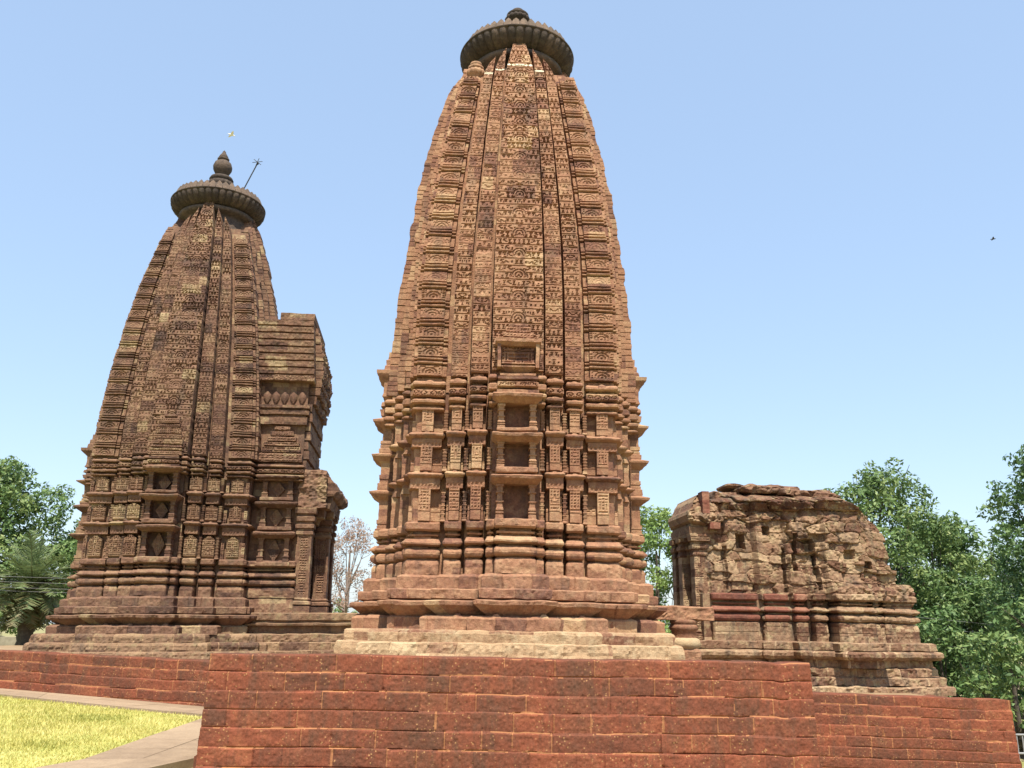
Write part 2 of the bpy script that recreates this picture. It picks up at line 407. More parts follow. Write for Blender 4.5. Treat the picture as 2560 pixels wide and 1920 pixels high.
def carve_pil(depth=0.022, p=0.062, seed=0.0, zmin=-9):
    def f(u, z):
        uu = np.abs(u) + p * 0.5; row = np.floor(z / p); b = z / p - row; c = np.floor(uu / p); a = uu / p - c
        k = hsh(c, row, seed)
        m = ((k < 0.5) & (np.abs(a - 0.5) < 0.27) & (np.abs(b - 0.5) < 0.27)) | ((k >= 0.5) & (k < 0.8) & (np.abs(b - 0.5) < 0.17)) | ((k >= 0.8) & (np.abs(a - 0.5) < 0.17))
        return -depth * (m & (z > zmin))
    return f
def carve_rubble(cw=0.42, chh=0.22, amp=0.11, gap=0.09, seed=0.0):
    def f(u, z):
        su, szz = u / cw, z / chh
        row0 = np.floor(szz); F1 = np.full(u.shape, 9.0); F2 = np.full(u.shape, 9.0); h1 = np.zeros(u.shape); t1 = np.zeros(u.shape)
        su = su + 0.22 * vnoise(u * 4, z * 4, 0 * u + seed, 8.0); szz = szz + 0.28 * vnoise(u * 3, z * 4, 0 * u + seed, 9.0)
        col0 = np.floor(su); row0 = np.floor(szz)
        for dr in (-1, 0, 1):
            for dc in (-1, 0, 1):
                r = row0 + dr; c = col0 + dc
                px = c + 0.5 + (hsh(c, r, seed) - 0.5) * 0.7 + 0.25 * (r % 2); pz = r + 0.5 + (hsh(c, r, seed + 3) - 0.5) * 0.45
                dd = np.maximum(np.abs(su - px) * 0.8, np.abs(szz - pz)) * 0.75 + 0.25 * np.sqrt((su - px) ** 2 + (szz - pz) ** 2)
                nw = dd < F1
                F2 = np.where(nw, F1, np.minimum(F2, dd))
                h1 = np.where(nw, hsh(c, r, seed + 11), h1); t1 = np.where(nw, hsh(c, r, seed + 17), t1); F1 = np.where(nw, dd, F1)
        e = np.clip((F2 - F1) / 0.15, 0, 1)
        h = (h1 - 0.5) * 2 * amp - gap * (1 - e) ** 2
        h = h + 0.03 * vnoise(u * 9, z * 9, 0 * u + seed, 6.0) + 0.018 * vnoise(u * 24, z * 24, 0 * u + seed, 7.0)
        return h, 0.15 + 0.75 * t1
    return f

# ------------------------------------------------------------------ the temples
# main levels (m above ground); other temples map them through zmap
BAYS = [(-1.20, -0.865, 2.02), (-0.835, -0.50, 2.20), (0.50, 0.835, 2.20), (0.865, 1.20, 2.02)]
KAN = (1.235, 1.85, 1.85)
TIERS = [(3.38, 3.93, 4.10, 4.222), (4.246, 4.66, 4.80, 4.937), (4.945, 5.32, None, None)]

def base_prof(Z, p=0.0):
    return [(Z(2.484) + p, -0.02), (Z(2.49) + p, 0.035), (Z(2.66) + p, 0.04), (Z(2.71) + p, 0.02), (Z(2.738) + p, -0.02), (Z(2.745) + p, -0.07), (Z(2.762) + p, -0.07),
            (Z(2.768) + p, 0.0), (Z(2.79) + p, 0.045), (Z(2.825) + p, 0.066), (Z(2.865) + p, 0.066), (Z(2.90) + p, 0.045), (Z(2.922) + p, 0.0), (Z(2.926) + p, -0.08), (Z(2.955) + p, -0.08),
            (Z(2.958) + p, -0.02), (Z(2.99) + p, 0.085), (Z(3.015) + p, 0.09), (Z(3.05) + p, 0.05), (Z(3.085) + p, 0.01), (Z(3.09) + p, -0.12), (Z(3.135) + p, -0.12), (Z(3.138) + p, -0.03),
            (Z(3.165) + p, -0.015), (Z(3.168) + p, -0.12), (Z(3.215) + p, -0.12), (Z(3.22) + p, 0.0), (Z(3.25) + p, 0.045), (Z(3.345) + p, 0.045), (Z(3.375) + p, 0.0)]
def cornice_prof(Z, p=0.0):
    return [(Z(5.325) + p, -0.06), (Z(5.34) + p, 0.03), (Z(5.36) + p, 0.035), (Z(5.384) + p, -0.01), (Z(5.39) + p, -0.10), (Z(5.435) + p, -0.10), (Z(5.44) + p, -0.02), (Z(5.465) + p, 0.055), (Z(5.50) + p, 0.06),
            (Z(5.53) + p, 0.01), (Z(5.535) + p, -0.09), (Z(5.575) + p, -0.09), (Z(5.58) + p, 0.0), (Z(5.60) + p, 0.045), (Z(5.68) + p, 0.045), (Z(5.70) + p, 0.02), (Z(5.705) + p, -0.08), (Z(5.76) + p, -0.08),
            (Z(5.765) + p, 0.0), (Z(5.79) + p, 0.055), (Z(5.82) + p, 0.055), (Z(5.865) + p, 0.0), (Z(5.87) + p, -0.09), (Z(5.94) + p, -0.09)]
def tier_eave(Z, z0, z1, p=0.0, out=0.10):
    h = Z(z1) - Z(z0)
    return [(Z(z0) + p, -0.03), (Z(z0) + 0.45 * h + p, out), (Z(z0) + 0.62 * h + p, out + 0.01), (Z(z0) + 0.85 * h + p, out * 0.5), (Z(z1) + p, 0.0)]

def ring_bands(mb, prof, steps, seed, **kw):
    """one course running round the stepped plan; steps: [(half width, forward)]"""
    for f in range(4):
        for i, (hw, v) in enumerate(steps):
            pj = (hsh(seed, f, i) - 0.5) * 0.012
            band(mb, f, [(z + pj, o) for z, o in prof], -hw, hw, v, depth=1.0, seed=seed + f * 3.1 + i * 1.7, **kw)

def build_temple(root, Z, off, mat, matc, matp, style, Uz, Rz, plinths, panel_bays, side_faces=(1, 2, 3)):
    z_ = lambda *a: a
    S = lambda z: np.interp(z, *Uz) / 1.85
    U = lambda z: np.interp(z, *Uz)
    R = lambda z: np.interp(z, *Rz)
    B = lambda name, mb, m=mat, par=root: mb.build(name, m, par, (0, 0, off))
    # --- plinth courses, bottom to top
    for i, (zb, zt, steps, m) in enumerate(plinths):
        mb = MB(); h = zt - zb
        ring_bands(mb, [(zb, 0.0), (zb + 0.7 * h, 0.005), (zt - 0.02, -0.012), (zt, -0.05)], steps, 11 + i * 5.3, joint=0.016, jtone=None if style == 'pilaster' else 1.0, du=0.02, dz=0.04, ero=0.018, jit=0.01, bw=0.55, ch=h * 1.001, sx=1.0)
        B('plinth_step', mb, m)
    # --- foot course and the two projecting ledges
    mb = MB(); ring_bands(mb, [(Z(1.60), 0.0), (Z(1.78), 0.005), (Z(1.80), -0.02), (Z(1.83), -0.08)], [(0.75, 2.80), (1.5, 2.5), (2.05, 2.05)], 31.0, joint=0.014, du=0.02, dz=0.04, ero=0.016, bw=0.6, ch=5)
    for f in (0, 1, 3):
        for x in (-1.6, -0.9, -0.3, 0.45, 1.1, 1.75):          # leaf bosses along the foot course
            v = 2.80 if abs(x) < 0.7 else 2.5 if abs(x) < 1.45 else 2.05
            band(mb, f, [(Z(1.77), 0.0), (Z(1.80), 0.0), (Z(1.86), -0.05)], x - 0.08, x + 0.08, v - 0.02, depth=0.3, seed=x + f, ero=0.01)
    B('foot_course', mb)
    mb = MB(); ring_bands(mb, [(Z(1.80), -0.10), (Z(1.84), -0.06), (Z(1.99), 0.14), (Z(2.045), 0.15), (Z(2.062), 0.10), (Z(2.07), -0.02)], [(0.52, 2.72), (1.3, 2.40), (1.98, 2.08)], 41.0, joint=0.012, du=0.02, dz=0.03, ero=0.014, bw=0.7, ch=5)
    B('ledge', mb)
    mb = MB(); ring_bands(mb, [(Z(2.066), -0.05), (Z(2.10), 0.06), (Z(2.235), 0.07), (Z(2.255), 0.04)], [(0.52, 2.66), (1.28, 2.34), (1.95, 2.02)], 51.0, joint=0.012, du=0.02, dz=0.03, ero=0.014, bw=0.7, ch=5)
    B('ledge', mb)
    mb = MB(); ring_bands(mb, [(Z(2.25), 0.04), (Z(2.44), 0.045), (Z(2.46), 0.02), (Z(2.486), -0.02)], [(0.50, 2.60), (0.86, 2.27), (1.23, 2.09), (1.88, 1.90)], 61.0, joint=0.014, du=0.02, dz=0.03, ero=0.012, bw=0.45, ch=5)
    B('base_course', mb)
    # --- core walls
    mb = MB()
    for f in range(4):
        band(mb, f, [(Z(2.3), 0), (Z(6.2), 0)], -1.70, 1.70, 1.70, depth=1.6, du=0.2, dz=0.2, seed=f + 70, ero=0.004)
        band(mb, f, [(Z(2.3), 0), (Z(6.0), 0)], -0.84, 0.84, 2.02 - 0.16, depth=1.2, du=0.2, dz=0.2, seed=f + 75, ero=0.004)
        band(mb, f, [(Z(2.3), 0), (Z(6.0), 0)], -0.44, 0.44, 2.17, depth=1.2, du=0.2, dz=0.2, seed=f + 78, ero=0.004)
    B('core_wall', mb)
    # --- base mouldings of every bay (front), one part each
    fb = [(-1.85, -1.235, 1.85)] + BAYS + [(1.235, 1.85, 1.85)]
    for i, (a, b, v) in enumerate(fb):
        mb = MB(); kan = i in (0, 5); g = 0.02
        band(mb, 0, base_prof(Z, 0.004 * (i % 3)), a + 0.032, b - 0.032, v - 0.03, depth=0.62, du=0.018, dz=0.018, seed=80 + i, ero=0.011, rnd=0.028, ch=0.13, bw=2, sx=0.35)
        B('base_moulding', mb)
    mb = MB()
    band(mb, 0, base_prof(Z, 0.006), -0.32, 0.32, 2.55, depth=0.7, du=0.018, dz=0.018, seed=90, ero=0.011, rnd=0.03, ch=0.13, bw=0.9, sx=0.5)
    for s in (-1, 1):
        band(mb, 0, base_prof(Z, 0.002), s * 0.405 - 0.06, s * 0.405 + 0.06, 2.39, depth=0.6, du=0.018, dz=0.018, seed=91 + s, ero=0.01, rnd=0.025, ch=0.13, bw=2, sx=0.35)
    B('base_moulding', mb)
    # --- three tiers of pilasters and eaves (front)
    for ti, (zb, zt, e0, e1) in enumerate(TIERS):
        zb, zt = Z(zb), Z(zt)
        for i, (a, b, v) in enumerate(fb):
            c = (a + b) / 2; kan = i in (0, 5); hw = (b - a) / 2
            mb = MB(); sd = 100 + ti * 10 + i; H = zt - zb
            lowz = zb + 0.32 * H
            tn = lambda z, u, T, s=sd: 0.32 + 0.62 * hsh(s, 1.1, 2.2) + 0 * T + 0.2 * (T - 0.5)
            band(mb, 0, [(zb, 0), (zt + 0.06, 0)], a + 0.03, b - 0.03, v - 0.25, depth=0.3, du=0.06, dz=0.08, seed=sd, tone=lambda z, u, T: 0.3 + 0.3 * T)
            if style == 'pilaster':
                pw = 0.085 if not kan else 0.10
                band(mb, 0, [(zb - 0.03, -0.07), (zb, -0.06), (zb + 0.015, 0.0), (lowz - 0.012, 0.0), (lowz - 0.01, -0.012), (lowz + 0.004, -0.012), (lowz + 0.006, 0.004), (zt + 0.02, 0.004)],
                     c - pw, c + pw, v + 0.01, depth=0.25, du=0.016, dz=0.016, sx=0.3, carve=carve_pil(0.02, 0.055, sd, lowz + 0.03), seed=sd + .3, ero=0.004, tone=tn)
                for s in (-1, 1):
                    x0 = c + s * (pw + 0.014); x1 = c + s * (hw - 0.035); x0, x1 = min(x0, x1), max(x0, x1)
                    if x1 - x0 < 0.03: continue
                    hh = zb + H * (0.42 + 0.4 * hsh(sd, s, 1.0)) if not kan else zb + H * (0.35 + 0.3 * hsh(sd, s, 2.0))
                    band(mb, 0, [(zb - 0.01, -0.02), (zb + 0.02, 0.012), (lowz - 0.015, 0.012), (lowz - 0.012, -0.008), (lowz, -0.008), (lowz + 0.003, 0.0), (hh, 0.0)], x0, x1, v - 0.13, depth=0.2, du=0.02, dz=0.02, sx=0.2,
                         carve=carve_pil(0.015, 0.05, sd + 4 * s, lowz + 0.05), seed=sd + s * .2, ero=0.004, tone=tn)
            else:
                pw = 0.135 if not kan else 0.14
                k1, k2 = zb + 0.10 * H, zb + 0.80 * H
                xf = lambda z, k2=k2, zt=zt, pw=pw: pw * np.where(z < k2, 1.0, np.maximum(0.25, 1.0 - 0.75 * np.clip((z - k2) / (zt - 0.04 - k2), 0, 1)))
                band(mb, 0, [(zb - 0.02, -0.08), (k1 - 0.02, -0.03), (k1, 0.0), (zt - 0.03, 0.0)], lambda z, xf=xf: c - xf(z), lambda z, xf=xf: c + xf(z), v + 0.0, depth=0.2, du=0.016, dz=0.016, sx=0.3,
                     carve=carve_pil(0.03, 0.043, sd, k1 + 0.02), seed=sd + .3, ero=0.004, tone=lambda z, u, T, s=sd: 0.55 + 0.4 * hsh(s, 1.1, 2.2) + 0 * T)
                if kan:
                    s = 1 if c < 0 else -1
                    for s2 in (-1, 1):
                        band(mb, 0, [(zb, 0), (zb + 0.7 * H, 0)], c + s2 * 0.235 - 0.035, c + s2 * 0.235 + 0.035, v - 0.03, depth=0.2, du=0.02, dz=0.02, carve=carve_pil(0.02, 0.05, sd + s2, 0), seed=sd + s2)
            B('pilaster', mb)
            if e0 is not None:
                mb = MB(); e0z, e1z = Z(e0), Z(e1)
                bw_ = 0.13 if not kan else 0.24
                band(mb, 0, [(zt + 0.0, 0.0), (zt + 0.012, 0.015), (e0z + 0.02, 0.015)], c - bw_, c + bw_, v - 0.0, depth=0.4, du=0.03, dz=0.03, seed=sd + .7,
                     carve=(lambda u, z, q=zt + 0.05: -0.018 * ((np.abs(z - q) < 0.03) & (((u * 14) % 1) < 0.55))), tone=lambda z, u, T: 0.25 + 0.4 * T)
                band(mb, 0, tier_eave(Z, e0, e1, 0.003 * (i % 2)), a + 0.03, b - 0.03, v - 0.01, depth=0.5, du=0.022, dz=0.012, sx=0.35, seed=sd + .8, ero=0.009, bw=3, ch=9)
                pk = e1z - 0.05 * (e1z - e0z)
                band(mb, 0, [(pk - 0.04, 0.02), (pk, 0.0), (pk + 0.035, -0.06)], c - 0.05, c + 0.05, v + 0.03, depth=0.2, du=0.02, dz=0.015, seed=sd + .9, sx=0.8)
                if kan: band(mb, 0, [(pk - 0.05, 0.03), (pk - 0.01, 0.0), (pk + 0.0, -0.05)], c - 0.18, c + 0.18, v + 0.03, depth=0.2, du=0.03, dz=0.015, seed=sd + .95, sx=0.8)
                B('eave', mb)
        for x, v in ((-1.217, 1.98), (-0.85, 2.10), (-0.455, 2.22), (0.455, 2.22), (0.85, 2.10), (1.217, 1.98)):
            mb = MB(); rr = []; H = zt - zb
            for k in range(7):
                q = zb + H * k / 7.0 * 0.92; rr += [(q, 0.0), (q + 0.5 * H / 7, 0.006), (q + 0.52 * H / 7, 0.014), (q + 0.75 * H / 7, 0.014), (q + 0.77 * H / 7, -0.004)]
            rr = [(zb - 0.005, 0.02), (zb + 0.005, 0.02)] + [r for r in rr if r[0] > zb + 0.01]
            band(mb, 0, rr, x - 0.024, x + 0.024, v - 0.02, depth=0.25, du=0.015, dz=0.02, seed=x + ti, ero=0.004)
            B('colonnette', mb)
    # --- central niches (front), each with pilasters, sill, eave and back panel
    for ti, (s0, o0, o1, e0, e1) in enumerate([(3.26, 3.376, 3.95, 3.95, 4.10), (4.13, 4.235, 4.66, 4.66, 4.81), (4.83, 4.90, 5.31, 5.33, 5.50)]):
        s0, o0, o1, e0, e1 = Z(s0), Z(o0), Z(o1), Z(e0), Z(e1)
        mb = MB(); band(mb, 0, [(o0 - 0.03, 0), (o1 + 0.05, 0)], -0.40, 0.40, 2.24, depth=0.3, du=0.08, dz=0.08, seed=130 + ti, ero=0.006, tone=lambda z, u, T: 0.05 + 0.2 * T)  # back panel tone darkened: the eave's shade painted into the recess
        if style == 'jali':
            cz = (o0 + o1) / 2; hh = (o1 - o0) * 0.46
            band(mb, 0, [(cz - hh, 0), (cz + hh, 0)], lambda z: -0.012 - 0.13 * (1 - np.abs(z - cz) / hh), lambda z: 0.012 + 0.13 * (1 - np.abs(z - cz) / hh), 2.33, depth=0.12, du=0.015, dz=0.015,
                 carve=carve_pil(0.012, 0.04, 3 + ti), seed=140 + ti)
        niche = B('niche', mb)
        mb = MB(); band(mb, 0, [(s0, -0.02), (s0 + 0.02, 0.015), (o0 - 0.012, 0.015), (o0, 0.0)], -0.33, 0.33, 2.58, depth=0.5, du=0.03, dz=0.02, seed=150 + ti, ero=0.012, bw=1.5); B('sill', mb, mat, niche)
        mb = MB(); h = e1 - e0
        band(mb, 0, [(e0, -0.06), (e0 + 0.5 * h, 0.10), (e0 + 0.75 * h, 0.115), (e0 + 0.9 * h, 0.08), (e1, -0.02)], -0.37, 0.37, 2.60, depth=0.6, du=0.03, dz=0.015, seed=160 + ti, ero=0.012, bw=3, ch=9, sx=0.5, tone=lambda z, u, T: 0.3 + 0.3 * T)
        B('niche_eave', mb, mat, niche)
        for s in (-1, 1):
            mb = MB(); H = o1 - o0; P = []
            for q, r in ((0, .012), (.12, .012), (.13, -.006), (.16, -.006), (.17, .014), (.2, .014), (.21, -.006), (.24, -.006), (.25, .012), (.28, .012), (.34, -.004), (.46, -.008), (.47, .012), (.5, .012), (.51, -.01), (.72, -.012), (.73, .012), (.76, .012), (.77, -.006), (.9, -.004), (.91, .012), (1.0, .012)):
                P.append((o0 - 0.005 + q * (H + 0.02), r))
            tnv = (0.35 + 0.4 * hsh(ti, s, 4.0)) * (1.0 if style == 'pilaster' else 0.6)
            band(mb, 0, P, s * 0.27 - 0.052, s * 0.27 + 0.052, 2.50, depth=0.24, du=0.02, dz=0.02, seed=170 + ti + s, ero=0.004, tone=lambda z, u, T, q=tnv: q + 0.2 * (T - 0.5)); B('pilaster', mb, mat, niche)
    # --- cornice slabs of the bays
    for i, (a, b, v) in enumerate(fb):
        mb = MB(); band(mb, 0, cornice_prof(Z, 0.003 * (i % 3)), a + 0.035, b - 0.035, v + 0.01, depth=0.6, du=0.02, dz=0.016, sx=0.4, seed=180 + i, ero=0.009, rnd=0.025, carve=carve_scroll(Z(5.58), Z(5.70)), ch=0.145, bw=3)
        for pz_ in (5.53, 5.865):
            band(mb, 0, [(Z(pz_) - 0.05, 0.03), (Z(pz_) - 0.01, 0.02), (Z(pz_) + 0.035, -0.05)], (a + b) / 2 - 0.05, (a + b) / 2 + 0.05, v + 0.03, depth=0.2, du=0.02, dz=0.02, seed=i + pz_)
        B('cornice', mb)
    mb = MB()                                                   # stacked blocks over the central niche: false roof
    for (a, b, hw, v, cv) in ((5.49, 5.56, 0.34, 2.60, None), (5.60, 5.69, 0.33, 2.62, 1), (5.73, 5.79, 0.32, 2.60, None), (5.80, 5.86, 0.29, 2.55, None)):
        band(mb, 0, [(Z(a) - 0.01, -0.03), (Z(a) + 0.01, 0.02), (Z(b) - 0.012, 0.02), (Z(b), -0.01)], -hw, hw, v, depth=0.5, du=0.018, dz=0.016, seed=190 + a, ero=0.009, carve=carve_scroll(Z(a), Z(b)) if cv else None, ch=9)
    band(mb, 0, [(Z(5.4), 0), (Z(6.75), -0.1)], -0.45, 0.45, 2.36, depth=0.5, du=0.1, dz=0.1, seed=197, ero=0.008)
    for s in (-1, 1): band(mb, 0, cornice_prof(Z, 0.001), s * 0.42 - 0.05, s * 0.42 + 0.05, 2.42, depth=0.4, du=0.02, dz=0.016, sx=0.5, seed=198 + s, ero=0.008)
    B('false_roof', mb)
    mb = MB()                                                   # framed panel above
    if style == 'jali':
        for k, (a, b, hw) in enumerate(((5.86, 5.98, .36), (6.0, 6.06, .35), (6.08, 6.14, .34), (6.16, 6.30, .33), (6.32, 6.42, .29), (6.44, 6.60, .27), (6.62, 6.70, .23), (6.72, 6.86, .20), (6.88, 6.96, .13))):
            band(mb, 0, [(Z(a), -.02), (Z(a) + .012, .015), (Z(b) - .012, .015), (Z(b), -.02)], -hw, hw, 2.56 - 0.02 * k, depth=0.5, du=0.016, dz=0.014, seed=200 + k, ero=0.008, carve=carve_pil(0.018, 0.045, k), ch=9, bw=2)
    else:
        band(mb, 0, [(Z(5.86), -0.12), (Z(5.95), 0.0), (Z(5.97), 0.0), (Z(5.985), -0.05), (Z(6.0), -0.05), (Z(6.01), 0.0), (Z(6.03), -0.02)], -0.29, 0.29, 2.62, depth=0.5, du=0.03, dz=0.02, seed=200, ero=0.008, ch=9)
        band(mb, 0, [(Z(6.0), 0), (Z(6.35), 0.0)], -0.28, 0.28, 2.50, depth=0.4, du=0.018, dz=0.016, carve=carve_pil(0.03, 0.07, 3.0), seed=201)
        for s in (-1, 1): band(mb, 0, [(Z(5.95), 0), (Z(6.38), 0.0)], s * 0.33 - 0.03, s * 0.33 + 0.03, 2.60, depth=0.4, du=0.03, dz=0.06, seed=202 + s)
        band(mb, 0, [(Z(6.34), -0.05), (Z(6.40), 0.03), (Z(6.46), 0.03), (Z(6.47), 0.0)], -0.36, 0.36, 2.62, depth=0.5, du=0.03, dz=0.02, seed=205, ero=0.01, ch=9)
        for k, (a, b, hw) in enumerate(((6.47, 6.53, 0.28), (6.55, 6.62, 0.26), (6.64, 6.74, 0.22), (6.76, 6.80, 0.17))):
            band(mb, 0, [(Z(a), 0), (Z(b), 0.0)], -hw, hw, 2.50 - 0.03 * k, depth=0.5, du=0.02, dz=0.02, carve=carve_pil(0.02, 0.06, 5.0 + k), seed=206 + k, ch=9)
    B('roof_panel', mb)
    # --- spire: carved vertical bands of the front
    ZT = Z(12.62)
    core = MB()
    zz = np.linspace(Z(5.7), ZT + 0.25, 40)
    for f in range(4):
        band(core, f, [(q, 0.0) for q in zz], lambda z: -U(z) + 0.16, lambda z: U(z) - 0.16, lambda z: U(z) - 0.13, depth=0.9, du=0.3, dz=0.3, seed=210 + f, ero=0.004, ch=0.14)
        band(core, f, [(q, 0.0) for q in zz], lambda z: -0.82 * S(z), lambda z: 0.82 * S(z), lambda z: U(z) + 0.25 * (R(z) - U(z)) - 0.10, depth=0.9, du=0.3, dz=0.3, seed=214 + f, ero=0.004, ch=0.14)
    B('spire_core', core)
    zp = Z(5.95)
    white = lambda zw: (lambda z, u, T: np.where(np.abs(z - zw) < 0.022, 2.0, T))
    tip1, tip2, tip3 = Z(13.62), Z(13.40), Z(13.15)
    sh = Z(12.35)
    def shrink(tip):
        return lambda z: np.where(z < sh, 1.0, np.maximum(0.04, 1 - np.clip((z - sh) / (tip - sh), 0, 1) ** 2.6))
    s2, s3 = shrink(tip2), shrink(tip3)
    s1 = lambda z: 1 - 0.5 * np.clip((z - sh) / (tip1 - sh), 0, 1) ** 1.3
    inn = lambda z, q: np.where(z < sh, 0.0, 0.55 * np.clip((z - sh) / (tip1 - sh), 0, 1) ** 1.5)   # shoulders lean in to the neck
    RR = lambda fr: (lambda z: U(z) + fr * (R(z) - U(z)))
    has_white = style == 'pilaster'
    wz = Z(12.72)
    def make_bands(f, fine):
        du, dz = (0.0135, 0.0125) if fine else (0.08, 0.05)
        cv = (lambda sd, ar: carve_lattice(0.029, 0.088 if style == 'pilaster' else 0.08, 0.142 if style == 'pilaster' else 0.13, sd, ar)) if fine else (lambda sd, ar: None)
        out = []
        def cp(z0, z1, sd):
            if fine: return [(z0, 0), (z1, 0)]
            pr = []; q = z0; k = 0
            while q < z1 - 0.12:
                h = 0.085 + 0.06 * hsh(k, sd); o = (hsh(k, sd, 3.0) - 0.5) * 0.018
                pr += [(q, o), (q + h - 0.016, o), (q + h - 0.014, o - 0.03), (q + h - 0.002, o - 0.03)]; q += h; k += 1
            return pr + [(z1, 0)]
        mb = MB(); a = 0.445
        band(mb, f, cp(zp, tip1, f + 1.0), lambda z: -a * S(z) * s1(z), lambda z: a * S(z) * s1(z), RR(1.0), depth=0.55, du=du, dz=dz, carve=cv(1.0, True), seed=220 + f, ero=0.006, ch=0.284 if style == 'pilaster' else 0.26, bw=0.62, jit=0.004 if fine else 0.02, tone=white(wz) if has_white and f == 0 else None)
        lathe(mb, [(0.0, tip1 - 0.05), (0.05, tip1 - 0.02), (0.06, tip1 + 0.03), (0.03, tip1 + 0.09), (0.005, tip1 + 0.14)], 10, c=tuple(rot_face(np.array([0.0]), np.array([float(R(np.array([tip1]))[0]) - 0.08]), np.array([0.0]), f)[0]))
        out.append(('centre_band', mb))
        for s in (-1, 1):
            mb = MB()
            p, q = 0.50, 0.805
            lo = lambda z: s * p * S(z); hi = lambda z: s * (p + (q - p) * s2(z)) * S(z)
            xl, xr = (lo, hi) if s > 0 else (hi, lo)
            band(mb, f, cp(zp + 0.01, tip2, f + s + 2.0), xl, xr, RR(0.62), depth=0.5, du=du, dz=dz, carve=cv(3.0 + s, False), seed=230 + f + s, ero=0.006, ch=0.284 if style == 'pilaster' else 0.26, bw=0.6, jit=0.005 if fine else 0.02, tone=white(wz - 0.04) if has_white and f == 0 else None)
            out.append(('side_band', mb))
            mb = MB(); p2, q2 = 0.868, 1.155
            lo2 = lambda z: s * p2 * S(z); hi2 = lambda z: s * (p2 + (q2 - p2) * s3(z)) * S(z)
            xl, xr = (lo2, hi2) if s > 0 else (hi2, lo2)
            band(mb, f, cp(zp - 0.03, tip3, f + s + 5.0), xl, xr, RR(0.33), depth=0.5, du=du, dz=dz, carve=cv(6.0 + s, False), seed=240 + f + s, ero=0.006, ch=0.284 if style == 'pilaster' else 0.26, bw=0.6, jit=0.005 if fine else 0.02, tone=white(wz - 0.07) if has_white and f == 0 and s < 0 else None)
            out.append(('side_band', mb))
        return out
    for nm, mb in make_bands(0, True): B(nm, mb)
    # corner bands: stack of panels and double slabs
    per = 0.365 * (1.0 if style == 'pilaster' else 0.9)
    z0c = Z(5.97)
    nper = int((ZT - z0c) / per)
    prof = []
    for k in range(nper):
        q = z0c + k * per
        prof += [(q, 0.012), (q + .50 * per, 0.012), (q + .51 * per, -0.045), (q + .57 * per, -0.045), (q + .58 * per, 0.0), (q + .63 * per, 0.038), (q + .69 * per, 0.038), (q + .73 * per, 0.0), (q + .74 * per, -0.045), (q + .79 * per, -0.045), (q + .80 * per, 0.0), (q + .84 * per, 0.03), (q + .90 * per, 0.03), (q + .93 * per, -0.045), (q + .995 * per, -0.045)]
    prof.append((z0c + nper * per, 0.0)); prof.append((ZT, 0.0))
    for f in (0, 2):
        for s in (-1, 1):
            mb = MB(); fine = f == 0
            c0 = 1.235; e0_ = 1.85
            lo = lambda z: s * (c0 + 0.10) * S(z); hi = lambda z: s * (e0_ - 0.085) * S(z) + s * 0.0
            xl, xr = (lo, hi) if s > 0 else (hi, lo)
            band(mb, f, prof, xl, xr, lambda z: U(z) + 0.012, depth=0.45, du=0.02 if fine else 0.1, dz=0.018 if fine else 0.05, carve=carve_panel(per, z0c) if fine else None, seed=250 + f + s, ero=0.008, ch=per / 2, bw=2, sx=0.35)
            fl = [(zq, o * 0.9 - 0.045) for zq, o in prof]
            xl, xr = ((lambda z: s * c0 * S(z)), (lambda z: s * e0_ * S(z))) if s > 0 else ((lambda z: s * e0_ * S(z)), (lambda z: s * c0 * S(z)))
            band(mb, f, fl, xl, xr, lambda z: U(z), depth=0.55, du=0.05 if fine else 0.2, dz=0.03 if fine else 0.05, seed=255 + f + s, ero=0.008, ch=0.12, bw=0.3, sx=0.3)
            # the corner's outer cheek: courses of small stones that show in the outline
            xl, xr = ((lambda z: s * (e0_ - 0.5) * S(z)), (lambda z: s * (e0_ + 0.045) * S(z))) if s > 0 else ((lambda z: s * (e0_ + 0.045) * S(z)), (lambda z: s * (e0_ - 0.5) * S(z)))
            cr = []
            q = z0c; k = 0
            while q < ZT + 0.22:
                h = 0.085 + 0.05 * hsh(k, s, f); o = (hsh(k, s, f + 3.0) - 0.5) * 0.02
                cr += [(q, o), (q + h - 0.02, o), (q + h - 0.018, o - 0.032), (q + h - 0.002, o - 0.032)]; q += h; k += 1
            band(mb, f, cr, xl, xr, lambda z: U(z) - 0.14, depth=0.6, du=0.06, dz=0.03, seed=258 + s + f, ero=0.010, ch=0.11, bw=0.16, sx=1.0)
            B('corner_band', mb)
    # --- the other faces, plainer
    for f in side_faces:
        mb = MB()
        for i, (a, b, v) in enumerate(BAYS):
            pr = base_prof(Z, 0.003 * (i % 2))
            for (zb, zt, e0, e1) in TIERS:
                pr += [(Z(zb) + 0.004, -0.09), (Z(zt), -0.07)]
                if e0: pr += [(Z(zt) + 0.01, 0.0)] + tier_eave(Z, e0, e1)
            pr += cornice_prof(Z, 0.003)
            band(mb, f, pr, a + 0.03, b - 0.03, v - 0.01, depth=0.6, du=0.06, dz=0.03, sx=0.5, seed=260 + f * 5 + i, ero=0.01, rnd=0.03, ch=0.15, bw=2)
            for ti, (zb, zt, e0, e1) in enumerate(TIERS):
                band(mb, f, [(Z(zb), 0), (Z(zt) + 0.02, 0)], (a + b) / 2 - 0.09, (a + b) / 2 + 0.09, v, depth=0.3, du=0.03, dz=0.03, seed=270 + f + i + ti)
        pr = base_prof(Z, 0.002)
